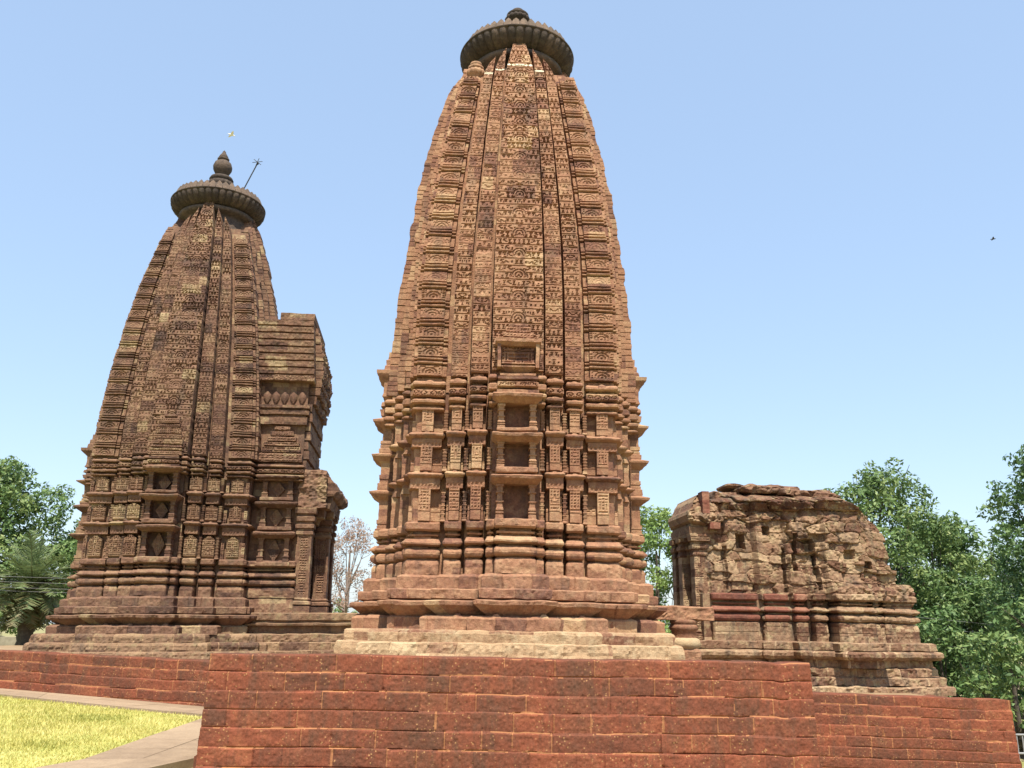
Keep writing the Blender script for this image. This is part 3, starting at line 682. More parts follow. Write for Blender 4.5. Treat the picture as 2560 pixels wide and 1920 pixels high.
        for s0, o0, e0, e1 in ((3.36, 3.40, 3.93, 4.12), (4.13, 4.25, 4.64, 4.83), (4.84, 4.92, 5.31, 5.52)):
            pr += [(Z(s0) + 0.02, 0.03), (Z(o0), 0.03), (Z(o0) + 0.01, 0.0), (Z(o0) + 0.06, 0.0), (Z(o0) + 0.065, -0.02), (Z(o0) + 0.09, -0.02), (Z(o0) + 0.095, 0.0), (Z(o0) + 0.16, 0.0), (Z(o0) + 0.165, -0.03), (Z(e0) - 0.05, -0.03),
                   (Z(e0), -0.03), (Z(e0) + 0.62 * (Z(e1) - Z(e0)), 0.15), (Z(e0) + 0.8 * (Z(e1) - Z(e0)), 0.16), (Z(e1), 0.02)]
        pr += [(Z(5.56), -0.02), (Z(5.57), 0.03), (Z(5.68), 0.05), (Z(5.70), -0.03), (Z(5.75), -0.03), (Z(5.76), 0.04), (Z(5.84), 0.02), (Z(5.86), -0.04), (Z(5.93), -0.03), (Z(5.95), 0.02), (Z(6.02), 0.0), (Z(6.24), 0.0),
               (Z(6.40), 0.14), (Z(6.47), 0.15), (Z(6.475), 0.02), (Z(6.58), 0.01), (Z(6.60), -0.02), (Z(6.70), -0.02), (Z(6.72), -0.06), (Z(6.86), -0.06)]
        band(mb, f, pr, -0.36, 0.36, 2.50 if style == 'pilaster' else 2.52, depth=0.7, du=0.06, dz=0.025, sx=0.6, seed=280 + f, ero=0.01, ch=0.13, bw=0.5)
        for s in (-1, 1): band(mb, f, base_prof(Z, 0.004) + [(Z(3.4), -0.1), (Z(5.3), -0.1)] + cornice_prof(Z), s * 0.43 - 0.05, s * 0.43 + 0.05, 2.40, depth=0.6, du=0.05, dz=0.03, sx=0.5, seed=284 + f + s, ero=0.009)
        B('side_wall', mb)
        for nm, m2 in make_bands(f, False): B(nm, m2)
    for f in (1, 3, 2):                                         # outer cheeks of the corner bays, body height
        for s in (-1, 1):
            pr = base_prof(Z, 0.005)
            for (zb, zt, e0, e1) in TIERS:
                pr += [(Z(zb) + 0.004, -0.07), (Z(zt), -0.06)]
                if e0: pr += [(Z(zt) + 0.01, 0.0)] + tier_eave(Z, e0, e1)
            pr += cornice_prof(Z, 0.004)
            x0, x1 = (1.27, 1.80) if s > 0 else (-1.80, -1.27)
            mb = MB(); band(mb, f, pr, x0, x1, 1.83, depth=0.3, du=0.06, dz=0.03, sx=0.4, seed=290 + f + s, ero=0.01, rnd=0.03, ch=0.15, bw=2)
            B('corner_wall', mb)

def crown_of(root, off, matc, Z, zc, small):
    """neck, ribbed amalaka disc and what stands on it"""
    B = lambda name, mb, m=matc: mb.build(name, m, root, (0, 0, off))
    mb = MB(); lathe(mb, [(1.0, zc - 1.7), (0.95, zc - 0.75), (0.86, zc - 0.50), (0.84, zc - 0.34), (0.97, zc - 0.32), (1.02, zc - 0.27), (1.02, zc - 0.20), (0.95, zc - 0.17), (0.9, zc - 0.1)], 48, ero=0.01,
          tone=0.6); B('neck', mb)
    mb = MB()
    pr = [(0.90, zc - 0.16, 0.0), (1.0, zc - 0.14, 0.7), (1.12, zc - 0.09, 1.0), (1.20, zc - 0.02, 1.0), (1.25, zc + 0.06, 1.0), (1.265, zc + 0.13, 0.8), (1.25, zc + 0.17, 0.4), (1.262, zc + 0.175, 0.0), (1.272, zc + 0.20, 0.0), (1.24, zc + 0.212, 0.0), (1.20, zc + 0.22, 0.0), (1.0, zc + 0.35, 0.0)]
    lathe(mb, pr, 42 * 8, lobes=42, lobe_d=0.075, tone=lambda P: 0.25 + 0.35 * hsh(np.floor(np.arctan2(P[:-1, :-1, 1], P[:-1, :-1, 0]) * 42 / (2 * math.pi)), 0 * P[:-1, :-1, 0], 2.0)); B('amalaka', mb)
    for k in range(44):                                         # upright leaf petals on the rim of the disc
        mb = MB(); a = (k + 0.5) / 44 * 2 * math.pi; h = 0.26 + 0.03 * hsh(k, 1.0)
        wv = np.array([[-.078, 0], [-.085, .12], [-.055, .20], [0.0, h], [.055, .20], [.085, .12], [.078, 0]])
        rows = []
        for th in (0.05, -0.03):
            rows.append([((1.18 + th - 0.38 * z) * math.cos(a) - x * math.sin(a), (1.18 + th - 0.38 * z) * math.sin(a) + x * math.cos(a), zc + 0.20 + z) for x, z in wv])
        P = np.array(rows); mb.grid(P, 0.75); mb.poly(P[0], 0.8); mb.poly(P[1][::-1], 0.7)
        B('petal', mb)
    mb = MB(); lathe(mb, [(1.12, zc + 0.26), (1.05, zc + 0.40), (0.85, zc + 0.54), (0.6, zc + 0.64), (0.42, zc + 0.70), (0.36, zc + 0.75), (0.30, zc + 0.80)], 40, tone=0.35, ero=0.012); B('dome', mb)

# ---- main temple
IDZ = lambda z: z
MX, MY, MA = -0.01, 17.0, math.radians(2.5)
main = thing('stone_temple', 'tallest temple, warm reddish-tan stone, its curved spire capped by a flat ribbed disc', 'temple', (MX, MY, 1.0), MA)
U_MAIN = ([5.5, 6.0, 6.64, 7.52, 8.5, 9.55, 10.92, 12.42, 12.7, 13.3], [1.85, 1.85, 1.845, 1.835, 1.78, 1.665, 1.465, 1.205, 1.16, 1.02])
R_MAIN = ([5.5, 6.3, 7.2, 8.2, 9.26, 10.33, 11.4, 12.35, 12.8, 13.2, 13.65], [2.43, 2.42, 2.37, 2.29, 2.17, 2.03, 1.84, 1.60, 1.48, 1.30, 1.00])
PL_M = [(1.0, 1.415, [(1.5, 2.95), (2.45, 2.72)], M_PLIN), (1.415, 1.61, [(1.35, 2.84), (2.3, 2.56)], M_PLIN)]
build_temple(main, IDZ, 1.0, M_MAIN, M_CAP, M_PLIN, 'pilaster', U_MAIN, R_MAIN, PL_M, None)
crown_of(main, 1.0, M_CAP, IDZ, 13.68, True)
mb = MB(); lathe(mb, [(0.22, 14.4), (0.2, 14.8), (0.2, 14.86), (0.27, 14.88, 1), (0.30, 14.93, 1), (0.28, 14.98, 1), (0.2, 15.0), (0.24, 15.02), (0.25, 15.07), (0.2, 15.12), (0.13, 15.14), (0.15, 15.16), (0.13, 15.2), (0.0, 15.22)], 96, lobes=16, lobe_d=0.03, tone=0.4)
mb.build('finial', M_CAP, main, (0, 0, 1.0))
mb = MB(); lathe(mb, [(0.17, 12.45), (0.2, 12.62), (0.15, 12.70), (0.13, 12.74), (0.2, 12.78, 1), (0.225, 12.84, 1), (0.2, 12.9, 1), (0.12, 12.93), (0.16, 12.95), (0.165, 13.0), (0.1, 13.03), (0.13, 13.05), (0.12, 13.1), (0.04, 13.14), (0.0, 13.16)], 72, c=(-0.90, -0.92, 0), lobes=14, lobe_d=0.03, tone=0.7)
mb.build('corner_finial', M_MAIN, main, (0, 0, 1.0))

# ---- left temple
LZ = lambda z: float(np.interp(z, [1.1, 1.62, 2.486, 2.921, 3.38, 5.33, 5.956, 12.62, 13.68], [0.95, 1.412, 2.218, 2.634, 3.08, 4.99, 5.45, 11.62, 12.72])) + (0.93 * (z - 13.68) if z > 13.68 else 0)
LX, LY, LA = -8.13, 22.5, math.radians(5.5)
left = thing('stone_temple', 'darker brown lichened stone temple with a round pot finial and a porch', 'temple', (LX, LY, 0.86), LA)
left.rotation_euler[1] = math.radians(-0.9)                     # the old tower leans a little
U_LEFT = ([5.0, 5.3, 6.4, 7.6, 8.8, 10.0, 11.3, 11.7, 12.3], [1.90, 1.89, 1.84, 1.74, 1.60, 1.42, 1.15, 1.06, 0.92])
R_LEFT = ([5.0, 5.3, 6.4, 7.6, 8.8, 10.0, 11.3, 11.9, 12.3, 12.7], [2.42, 2.42, 2.36, 2.22, 2.03, 1.79, 1.47, 1.28, 1.12, 0.95])
PL_L = [(0.86, 1.05, [(1.5, 3.02), (2.5, 2.66)], M_LPLIN), (1.05, 1.235, [(1.42, 2.95), (2.42, 2.56)], M_LPLIN), (1.235, 1.42, [(1.35, 2.88), (2.34, 2.46)], M_LPLIN)]
build_temple(left, LZ, 0.86, M_LEFT, M_CAP, M_LPLIN, 'jali', U_LEFT, R_LEFT, PL_L, None)
crown_of(left, 0.86, M_CAP, LZ, 12.72, True)
mb = MB(); lathe(mb, [(0.36, 13.45), (0.34, 13.5), (0.33, 13.52), (0.38, 13.56, 1), (0.36, 13.66, 1), (0.28, 13.70), (0.30, 13.72), (0.33, 13.77), (0.30, 13.83), (0.16, 13.86), (0.13, 13.90)], 96, lobes=18, lobe_d=0.035, tone=0.45)
mb.build('finial_base', M_CAP, left, (0, 0, 0.86))
mb = MB(); lathe(mb, [(0.13, 13.88), (0.14, 13.93), (0.20, 13.99), (0.25, 14.10), (0.26, 14.20), (0.22, 14.31), (0.14, 14.37), (0.12, 14.39), (0.16, 14.40), (0.165, 14.44), (0.13, 14.46), (0.14, 14.47), (0.11, 14.54), (0.06, 14.62), (0.05, 14.64), (0.045, 14.67), (0.0, 14.73)], 40, tone=0.55, ero=0.006)
mb.build('pot_finial', M_CAP, left, (0, 0, 0.86))
mb = MB(); r0 = Vector((0.62, -0.35, 13.1)); r1 = Vector((1.05, -0.42, 14.15))
tube(mb, [r0, r1], 0.018, 6)
for a in (0.2, 1.3, 2.4): tube(mb, [r1 - Vector((0.14 * math.cos(a), 0.05, 0.12 * math.sin(a))), r1 + Vector((0.14 * math.cos(a), -0.05, 0.12 * math.sin(a)))], 0.009, 5)
lathe(mb, [(0.0, -0.04), (0.035, 0), (0.0, 0.04)], 8, c=tuple(r1 - Vector((0, 0, 0.03))))
rod = mb.build('lightning_rod', M_METAL, left, (0, 0, 0.86))

def build_porch():
    B = lambda name, mb, m=M_LEFT, par=left: mb.build(name, m, par, (0, 0, 0.86))
    W = 1.42                                                    # half width of the vestibule block
    # platform under the vestibule, running on to the right
    mb = MB()
    for f_v, (zb, zt, v, x1) in enumerate(((0.86, 1.06, 2.30, 5.2), (1.06, 1.24, 2.2, 5.2), (1.24, 1.42, 2.1, 5.2))):
        band(mb, 0, [(zb, 0), (zt - 0.02, 0), (zt, -0.04)], 2.0, x1, v, depth=4.4, joint=0.016, jtone=1.0, du=0.02, dz=0.04, seed=300 + f_v, ero=0.016, bw=0.6, ch=9, sx=0.2)
    B('porch_platform', mb, M_LPLIN)
    mb = MB(); band(mb, 0, [(1.42, -0.1), (1.58, -0.1), (1.60, 0.04), (1.64, 0.05), (1.66, -0.06), (1.70, -0.06), (1.72, 0.0), (1.86, 0.0), (1.88, -0.03)], 2.0, 5.1, 1.9, depth=3.7, du=0.06, dz=0.03, seed=304, ero=0.012, bw=0.9, ch=9, sx=0.2)
    B('porch_ledge', mb, M_LPLIN)
    # vestibule: base mouldings then niche tiers
    mb = MB(); band(mb, 0, [(1.85, 0.04), (LZ(2.25), 0.04), (LZ(2.46), 0.02)] + base_prof(LZ, 0.004), 1.75, 2.95, W + 0.02, depth=2.84, du=0.025, dz=0.02, seed=310, ero=0.011, rnd=0.03, ch=0.15, bw=0.5, sx=0.5); B('base_moulding', mb)
    mb = MB(); band(mb, 0, [(LZ(3.3), 0), (7.0, 0)], 1.7, 2.95, W - 0.12, depth=2.6, du=0.08, dz=0.08, seed=311, ero=0.006); B('vestibule_wall', mb)
    for ti, (s0, o0, o1, e0, e1) in enumerate([(3.24, 3.34, 3.92, 3.92, 4.08), (4.10, 4.20, 4.66, 4.66, 4.81), (4.83, 4.92, 5.34, 5.34, 5.50)]):
        s0, o0, o1, e0, e1 = LZ(s0), LZ(o0), LZ(o1), LZ(e0), LZ(e1); xc = 2.42
        mb = MB(); band(mb, 0, [(o0 - 0.03, 0), (o1 + 0.05, 0)], xc - 0.4, xc + 0.4, W - 0.09, depth=0.2, du=0.08, dz=0.08, seed=313 + ti)
        cz = (o0 + o1) / 2; hh = (o1 - o0) * 0.44
        band(mb, 0, [(cz - hh, 0), (cz + hh, 0)], lambda z: xc - 0.012 - 0.15 * (1 - np.abs(z - cz) / hh), lambda z: xc + 0.012 + 0.15 * (1 - np.abs(z - cz) / hh), W - 0.02, depth=0.12, du=0.015, dz=0.015, carve=carve_pil(0.012, 0.04, 3 + ti), seed=316 + ti)
        ni = B('niche', mb)
        mb = MB(); band(mb, 0, [(s0, -0.02), (s0 + 0.02, 0.015), (o0 - 0.01, 0.015), (o0, 0)], xc - 0.38, xc + 0.38, W + 0.12, depth=0.4, du=0.03, dz=0.02, seed=320 + ti, ero=0.01); B('sill', mb, M_LEFT, ni)
        mb = MB(); h = e1 - e0; band(mb, 0, [(e0, -0.06), (e0 + .5 * h, .1), (e0 + .75 * h, .11), (e0 + .9 * h, .07), (e1, -.02)], xc - 0.45, xc + 0.45, W + 0.12, depth=0.5, du=0.03, dz=0.015, seed=323 + ti, ero=0.012, ch=9, bw=3, sx=0.5); B('niche_eave', mb, M_LEFT, ni)
        for s in (-1, 1):
            mb = MB(); H = o1 - o0
            band(mb, 0, [(o0 + q * (H + 0.02), r) for q, r in ((0, .012), (.15, .012), (.16, -.008), (.2, -.008), (.21, .014), (.26, .014), (.27, -.008), (.46, -.01), (.47, .01), (.5, .01), (.51, -.01), (.9, -.006), (.91, .012), (1, .012))], xc + s * .30 - .06, xc + s * .30 + .06, W + 0.06, depth=0.25, du=0.02, dz=0.02, seed=326 + ti + s); B('pilaster', mb, M_LEFT, ni)
    mb = MB(); band(mb, 0, cornice_prof(LZ, 0.002), 1.9, 2.98, W + 0.08, depth=2.8, du=0.025, dz=0.018, seed=330, ero=0.009, carve=carve_scroll(LZ(5.58), LZ(5.70)), ch=0.14, bw=0.6); B('cornice', mb)
    # stepped pyramid relief on the wall
    mb = MB()
    for k, (a, b, hw) in enumerate(((5.47, 5.68, .52), (5.70, 5.84, .46), (5.86, 5.96, .42), (5.98, 6.10, .34), (6.12, 6.24, .27), (6.26, 6.36, .18))):
        band(mb, 0, [(a, -.01), (a + .015, .01), (b - .015, .01), (b, -.02)], 2.42 - hw, 2.42 + hw, W + 0.06 - 0.012 * k, depth=0.3, du=0.02, dz=0.018, carve=carve_pil(0.018, 0.06, k), seed=332 + k, ero=0.008)
    B('stepped_relief', mb)
    mb = MB(); band(mb, 0, [(6.42, 0), (6.6, 0.01), (6.61, -.04), (6.66, -.04), (6.67, .04), (6.76, .05), (6.78, -.02), (6.82, -.02), (6.83, .05), (6.90, .05), (6.92, -.03)], 1.75, 3.0, W, depth=2.84, du=0.03, dz=0.02, seed=340, ero=0.009, ch=0.12, bw=0.6); B('string_course', mb)
    # recessed frieze of hanging lotus medallions
    mb = MB(); band(mb, 0, [(6.88, 0), (7.62, 0)], 1.7, 2.98, W - 0.12, depth=2.6, du=0.1, dz=0.1, seed=341)
    for k in range(5):
        x = 1.98 + k * 0.215
        P = np.array([[(x, -(W - 0.07), 6.95)] * 5, [(x - .09, -(W - .1), 7.1), (x - .05, -(W - .05), 7.1), (x, -(W - .03), 7.1), (x + .05, -(W - .05), 7.1), (x + .09, -(W - .1), 7.1)], [(x - .1, -(W - .1), 7.19), (x - .05, -(W - .05), 7.19), (x, -(W - .03), 7.19), (x + .05, -(W - .05), 7.19), (x + .1, -(W - .1), 7.19)], [(x - .04, -(W - .1), 7.27), (x - .02, -(W - .07), 7.27), (x, -(W - .06), 7.27), (x + .02, -(W - .07), 7.27), (x + .04, -(W - .1), 7.27)]])
        mb.grid(P, 0.35, True)
    B('lotus_frieze', mb)
    # stacked slabs of the porch roof, stepping in to the top
    pr = []; z = 7.52
    n = 9
    for k in range(n):
        h = 0.19; o = 0.06 - 0.018 * k
        pr += [(z, o - 0.05), (z + 0.012, o), (z + h - 0.05, o + 0.012), (z + h - 0.035, o - 0.03), (z + h - 0.03, o - 0.09), (z + h - 0.004, o - 0.09)]; z += h
    mb = MB(); band(mb, 0, pr, 1.55, lambda z: 3.1 - 0.03 * (z - 7.5), W + 0.02, depth=2.84, du=0.022, dz=0.018, seed=345, ero=0.011, carve=carve_scroll(7.5, 7.69, 0.012), ch=0.19, bw=0.55, sx=0.6)
    B('porch_roof', mb)
    mb = MB(); band(mb, 0, [(z - 0.01, 0), (z + 0.16, 0), (z + 0.17, -0.02)], 2.15, 3.02, W - 0.12, depth=2.5, du=0.05, dz=0.05, seed=346, ero=0.014, bw=0.5); B('roof_slab', mb)
    # rounded gavaksha front facing the yard (towards +x)
    mb = MB()
    for k in range(9):
        zz = 7.0 + k * 0.24; t = k / 8.0
        xo = 2.96 + 0.36 * math.sin(math.pi * (0.15 + 0.62 * (1 - t))) - 0.05 * t
        hw = 1.2 - 0.25 * t
        band(mb, 1, [(zz, 0.0), (zz + 0.2, 0.01), (zz + 0.205, -0.05), (zz + 0.235, -0.05)], -hw, hw, xo, depth=0.6, du=0.09, dz=0.04, seed=350 + k, ero=0.02, jit=0.02, ch=0.1, bw=0.25,
             carve=lambda u, z: -0.05 * (((np.sqrt(u * u + (z - 8.0) ** 2) * 4) % 1) < 0.35))
    for k in range(7):
        zz = 5.35 + k * 0.24
        band(mb, 1, [(zz, 0.0), (zz + 0.2, 0.0), (zz + 0.205, -0.04), (zz + 0.235, -0.04)], -1.25, 1.25, 3.04 + 0.03 * (k % 2) + 0.05 * k / 6, depth=0.6, du=0.1, dz=0.04, seed=360 + k, ero=0.015, bw=0.4, ch=0.2)
    B('roof_front', mb)
    # porch: eave, beam, pillars either side of the doorway
    mb = MB(); band(mb, 1, [(4.62, -0.25), (4.66, 0.30), (4.80, 0.42), (4.90, 0.40), (5.22, 0.05), (5.26, -0.15)], -W + 0.1, W - 0.02, 3.46, depth=1.0, du=0.05, dz=0.03, seed=370, ero=0.03, sx=0.0, bw=0.5, ch=0.2)
    band(mb, 0, [(4.36, 0.02), (4.60, 0.0), (4.62, -0.02), (4.90, 0.02), (4.92, -0.02), (5.2, 0.0), (5.30, -0.06)], 2.92, 3.58, W + 0.02, depth=0.6, du=0.03, dz=0.03, seed=369, ero=0.035, ch=0.3, bw=0.4, sx=0.5)
    B('porch_eave', mb)
    mb = MB(); band(mb, 1, [(4.0, -0.18), (4.12, -0.1), (4.14, 0.0), (4.36, 0.02), (4.38, 0.14), (4.64, 0.18)], -W + 0.35, W - 0.30, 3.52, depth=0.9, du=0.06, dz=0.04, seed=371, ero=0.02); B('porch_beam', mb)
    for (x, v) in ((3.12, W - 0.03), (3.46, 0.62), (3.12, -W + 0.25), (3.46, -0.4)):
        mb = MB(); hw = 0.17
        band(mb, 0, [(1.86, .05), (2.04, .05), (2.06, .0), (2.08, .07), (2.14, .07), (2.17, .0), (2.2, .03), (2.24, 0), (3.70, 0), (3.72, .03), (3.78, .03), (3.80, .0), (3.86, .0), (3.87, .05), (3.95, .055), (3.97, .0), (4.02, .0), (4.04, .05), (4.14, .06), (4.16, .02), (4.2, .02), (4.22, .08), (4.36, .09)],
             x - hw, x + hw, v, depth=0.34, du=0.02, dz=0.02, carve=(lambda u, z: np.where((np.abs(u) < 0.085) & (z > 2.3) & (z < 3.68), carve_pil(0.018, 0.06, 2.0)(u, z), 0) - 0.012 * ((np.abs(np.abs(u) - 0.11) < 0.012) & (z > 2.2) & (z < 3.7))), seed=372 + x, ero=0.006)
        B('porch_pillar', mb)
    mb = MB(); band(mb, 1, [(1.86, 0), (4.35, 0)], -1.0, 1.0, 2.97, depth=0.2, du=0.2, dz=0.2, seed=380); B('doorway_wall', mb)
build_porch()

# ------------------------------------------------------------------ the ruined shrine at the right
RX, RY, RA = 7.42, 22.5, math.radians(6.0)
ZR = lambda z: z - 0.86
def build_ruin():
    root = thing('ruined_shrine', 'roofless ruined stone shrine of rough weathered blocks at the right with a broken porch', 'ruin', (RX, RY, 0.40), RA)
    B = lambda name, mb, m=M_RUIN: mb.build(name, m, root, (0, 0, 0.40))
    for i, (zb, zt, steps) in enumerate([(0.36, 0.57, [(1.4, 2.62), (1.92, 2.48)]), (0.575, 0.76, [(1.3, 2.52), (1.84, 2.34)]), (0.765, 0.95, [(1.3, 2.44), (1.78, 2.2)])]):
        mb = MB(); ring_bands(mb, [(zb, 0), (zt - 0.03, 0), (zt, -0.04)], steps, 400 + i * 3.0, joint=0.02, jtone=1.0, du=0.02, dz=0.04, ero=0.028, jit=0.01, bw=0.55, ch=9); B('plinth_step', mb)
        if i < 3:
            mb = MB(); band(mb, 0, [(zb, 0), (zt - 0.03, 0), (zt, -0.04)], -3.9, -1.2, steps[1][1] - 0.1, depth=3, du=0.05, dz=0.05, ero=0.028, seed=405 + i, bw=0.6, ch=9); B('porch_step', mb)
    mb = MB(); ring_bands(mb, [(0.95, -0.1), (1.10, -0.1), (1.12, 0.02), (1.18, 0.08), (1.25, 0.08), (1.29, 0.03), (1.30, -0.08)], [(0.52, 2.82), (1.3, 2.48), (1.98, 2.12)], 410.0, joint=0.016, jtone=0.95, du=0.02, dz=0.03, ero=0.022, bw=0.8, ch=9)
    band(mb, 0, [(0.95, -0.1), (1.10, -0.1), (1.12, 0.02), (1.18, 0.08), (1.25, 0.08), (1.29, 0.03), (1.30, -0.08)], -4.1, -1.5, 2.02, depth=3, du=0.04, dz=0.03, ero=0.02, seed=411, bw=0.8, ch=9); B('ledge', mb)
    mb = MB(); ring_bands(mb, [(1.29, -0.03), (1.32, 0.05), (1.46, 0.05), (1.48, 0.0)], [(0.52, 2.72), (1.28, 2.40), (1.95, 2.05)], 420.0, joint=0.016, jtone=0.95, du=0.02, dz=0.03, ero=0.022, bw=0.6, ch=9)
    band(mb, 0, [(1.29, -0.03), (1.32, 0.05), (1.46, 0.05), (1.48, 0.0)], -4.0, -1.5, 1.95, depth=3, du=0.04, dz=0.03, ero=0.018, seed=421, bw=0.9, ch=9); B('ledge', mb)
    # base bays: some re-cut in red stone
    bays = [(-3.05, -1.92, 1.80), (-1.85, -1.235, 1.85)] + BAYS + [(1.235, 1.74, 1.82)]
    bays.insert(4, (-0.46, 0.46, 2.55))
    for i, (a, b, v) in enumerate(bays):
        mb = MB(); low = [(1.44, 0.04), (1.66, 0.04), (1.67, 0.0)]
        red = i <= 2
        er = 0.008 if red else 0.022
        pr = [(1.67, 0.0), (1.68, 0.03), (1.87, 0.035), (1.89, 0.0), (1.90, -0.05)]
        band(mb, 0, low + pr, a + 0.05, b - 0.05, v - 0.03, depth=0.7, du=0.025, dz=0.02, seed=430 + i, joint=0.014, jtone=1.0, ero=er * 0.8, rnd=0.03, ch=0.2, bw=0.45, sx=0.7); B('base_block', mb)
        mb = MB(); p2 = [(z - 0.86, o) for z, o in base_prof(IDZ, 0.003 * (i % 2))][5:]
        band(mb, 0, p2, a + 0.05, b - 0.05, v - 0.03, depth=0.7, du=0.025, dz=0.02, seed=440 + i, ero=er, rnd=0.04, ch=0.12, bw=2, sx=0.7); B('base_moulding', mb, M_RED if red else M_RUIN)
    for f in (1, 3):
        mb = MB()
        for i, (a, b, v) in enumerate(BAYS + [(-0.46, 0.46, 2.55), (-1.82, -1.25, 1.84), (1.25, 1.82, 1.84)]):
            band(mb, f, [(1.47, 0.04), (1.66, 0.04)] + [(z - 0.86, o) for z, o in base_prof(IDZ)], a + 0.03, b - 0.03, v - 0.03, depth=0.7, du=0.05, dz=0.03, seed=450 + i + f, ero=0.02, rnd=0.04)
        B('side_wall', mb)
    mb = MB()
    for f in range(4): band(mb, f, [(1.3, 0), (2.5, 0)], -1.75, 1.75, 1.72, depth=1.6, du=0.2, dz=0.2, seed=455 + f, ero=0.01)
    band(mb, 0, [(1.3, 0), (2.5, 0)], -3.2, -1.2, 1.66, depth=1.9, du=0.2, dz=0.2, seed=459)
    band(mb, 0, [(1.3, 0), (2.5, 0)], -0.84, 0.84, 1.9, depth=1.2, du=0.2, dz=0.2, seed=458); B('core_wall', mb)
    # rough broken wall above the mouldings, falling away to the right
    nu, nv = 240, 130
    s_ = np.linspace(0, 1, nv)[:, None]; t_ = np.linspace(0, 1, nu)[None, :]
    u0 = -3.25 + t_ * 5.2
    topz = np.interp(u0[0], [-3.35, -2.9, -2.3, -1.0, 0.0, 0.5, 1.0, 1.95], [4.60, 4.78, 4.84, 4.90, 4.86, 4.82, 4.80, 4.80])[None, :] + 0.05 * vnoise(u0 * 2.2, 0 * u0, 0 * u0, 2.0)
    Z_ = 2.40 + s_ * (topz - 2.40)
    xr = np.interp(Z_, [2.4, 2.75, 2.8, 3.4, 3.9, 4.3, 4.6, 4.75, 4.9], [1.92, 1.92, 1.62, 1.56, 1.40, 1.06, 0.50, 0.10, -0.4]) + 0.17 * vnoise(0 * Z_, np.floor(Z_ * 4.5) * 1.7, 0 * Z_, 5.0)
    X_ = -3.25 + t_ * (xr + 3.25)
    v0 = np.interp(X_, [-3.35, -2.62, -2.56, -1.93, -1.86, -1.24, -1.20, -0.86, -0.81, -0.50, -0.44, 0.44, 0.50, 0.84, 0.90, 1.25, 1.95],
                   [1.50, 1.50, 1.58, 1.58, 1.80, 1.82, 1.94, 1.96, 2.06, 2.08, 2.26, 2.26, 2.04, 2.0, 1.84, 1.80, 1.62])
    f1 = carve_rubble(0.42, 0.23, 0.10, 0.07, 460.0); f2 = carve_rubble(0.85, 0.20, 0.10, 0.07, 470.0)
    h1, c1 = f1(X_, Z_); h2, c2 = f2(X_ + 0.3 * Z_, Z_)
    wsel = np.clip((Z_ - 4.25 + 0.25 * vnoise(X_ * 1.5, Z_ * 1.5, 0 * X_, 3.0)) * 6, 0, 1) + np.clip((X_ - 0.4) * 3, 0, 1); wsel = np.clip(wsel, 0, 1)
    amp = 0.55 + 0.75 * np.clip(vnoise(X_ * 1.1, Z_ * 1.1, 0 * X_, 4.0) + 0.4, 0, 1)
    H_ = (h1 * (1 - wsel) + h2 * wsel) * amp + 0.06 * vnoise(X_ * 1.7, Z_ * 1.9, 0 * X_, 7.0)
    for (hx, hz, hw_, hh_, dd) in ((-2.18, 3.72, 0.11, 0.17, 0.35), (-1.05, 3.45, 0.05, 0.42, 0.22), (-0.72, 3.62, 0.10, 0.14, 0.3), (-0.62, 3.0, 0.045, 0.40, 0.22), (-1.62, 3.95, 0.08, 0.10, 0.25), (0.15, 3.42, 0.12, 0.10, 0.22), (-1.30, 3.05, 0.04, 0.5, 0.16), (-2.58, 3.1, 0.04, 0.5, 0.12), (0.62, 3.2, 0.10, 0.08, 0.2)):
        H_ = H_ - dd * ((np.abs(X_ - hx) < hw_) & (np.abs(Z_ - hz) < hh_))
    V_ = v0 - 0.07 * (Z_ - 2.4) + H_ - 0.45 * np.clip((s_ - 0.9) / 0.1, 0, 1) ** 2 + 0.12 * np.exp(-((Z_ - 4.62) / 0.12) ** 2) * (X_ < 0.6)
    V_ = V_ - 0.55 * np.clip((t_ - 0.965) / 0.035, 0, 1) ** 1.6
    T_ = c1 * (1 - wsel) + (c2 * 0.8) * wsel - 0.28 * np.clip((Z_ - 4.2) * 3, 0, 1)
    joint = (h1 * (1 - wsel) + h2 * wsel) < -0.085
    T_ = np.where(joint & (vnoise(X_ * 2.5, Z_ * 2.5, 0 * X_, 12.0) > -0.1), 1.05, T_)
    P = rot_face(X_, V_, Z_, 0)
    bl, br = P[:, :1].copy(), P[:, -1:].copy(); bl[..., 1] = -0.75; br[..., 1] = 1.3
    P = np.concatenate([bl, P, br], 1); tb = P[-1:].copy(); tb[..., 1] = np.maximum(tb[..., 1] + 0.9, np.linspace(-0.75, 1.3, tb.shape[1])[None]); tb[..., 2] -= 0.1
    P = np.concatenate([P, tb], 0)
    T_ = np.concatenate([T_[:, :1], T_, T_[:, -1:]], 1); T_ = np.concatenate([T_, T_[-1:]], 0)[:-1, :-1]
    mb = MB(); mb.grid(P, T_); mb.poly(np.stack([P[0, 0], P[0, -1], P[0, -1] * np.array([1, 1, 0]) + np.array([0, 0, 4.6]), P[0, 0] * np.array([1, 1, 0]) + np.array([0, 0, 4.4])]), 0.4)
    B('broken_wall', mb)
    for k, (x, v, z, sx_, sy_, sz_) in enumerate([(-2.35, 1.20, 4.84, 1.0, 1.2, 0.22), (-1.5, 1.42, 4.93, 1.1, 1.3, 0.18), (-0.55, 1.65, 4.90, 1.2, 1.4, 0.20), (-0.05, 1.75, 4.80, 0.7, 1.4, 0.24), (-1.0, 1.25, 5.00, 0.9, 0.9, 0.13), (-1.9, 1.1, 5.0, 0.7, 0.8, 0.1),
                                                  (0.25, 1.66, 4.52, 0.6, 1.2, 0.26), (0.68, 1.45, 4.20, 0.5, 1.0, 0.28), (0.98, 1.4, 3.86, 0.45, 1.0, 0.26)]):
        mb = MB(); h = sz_
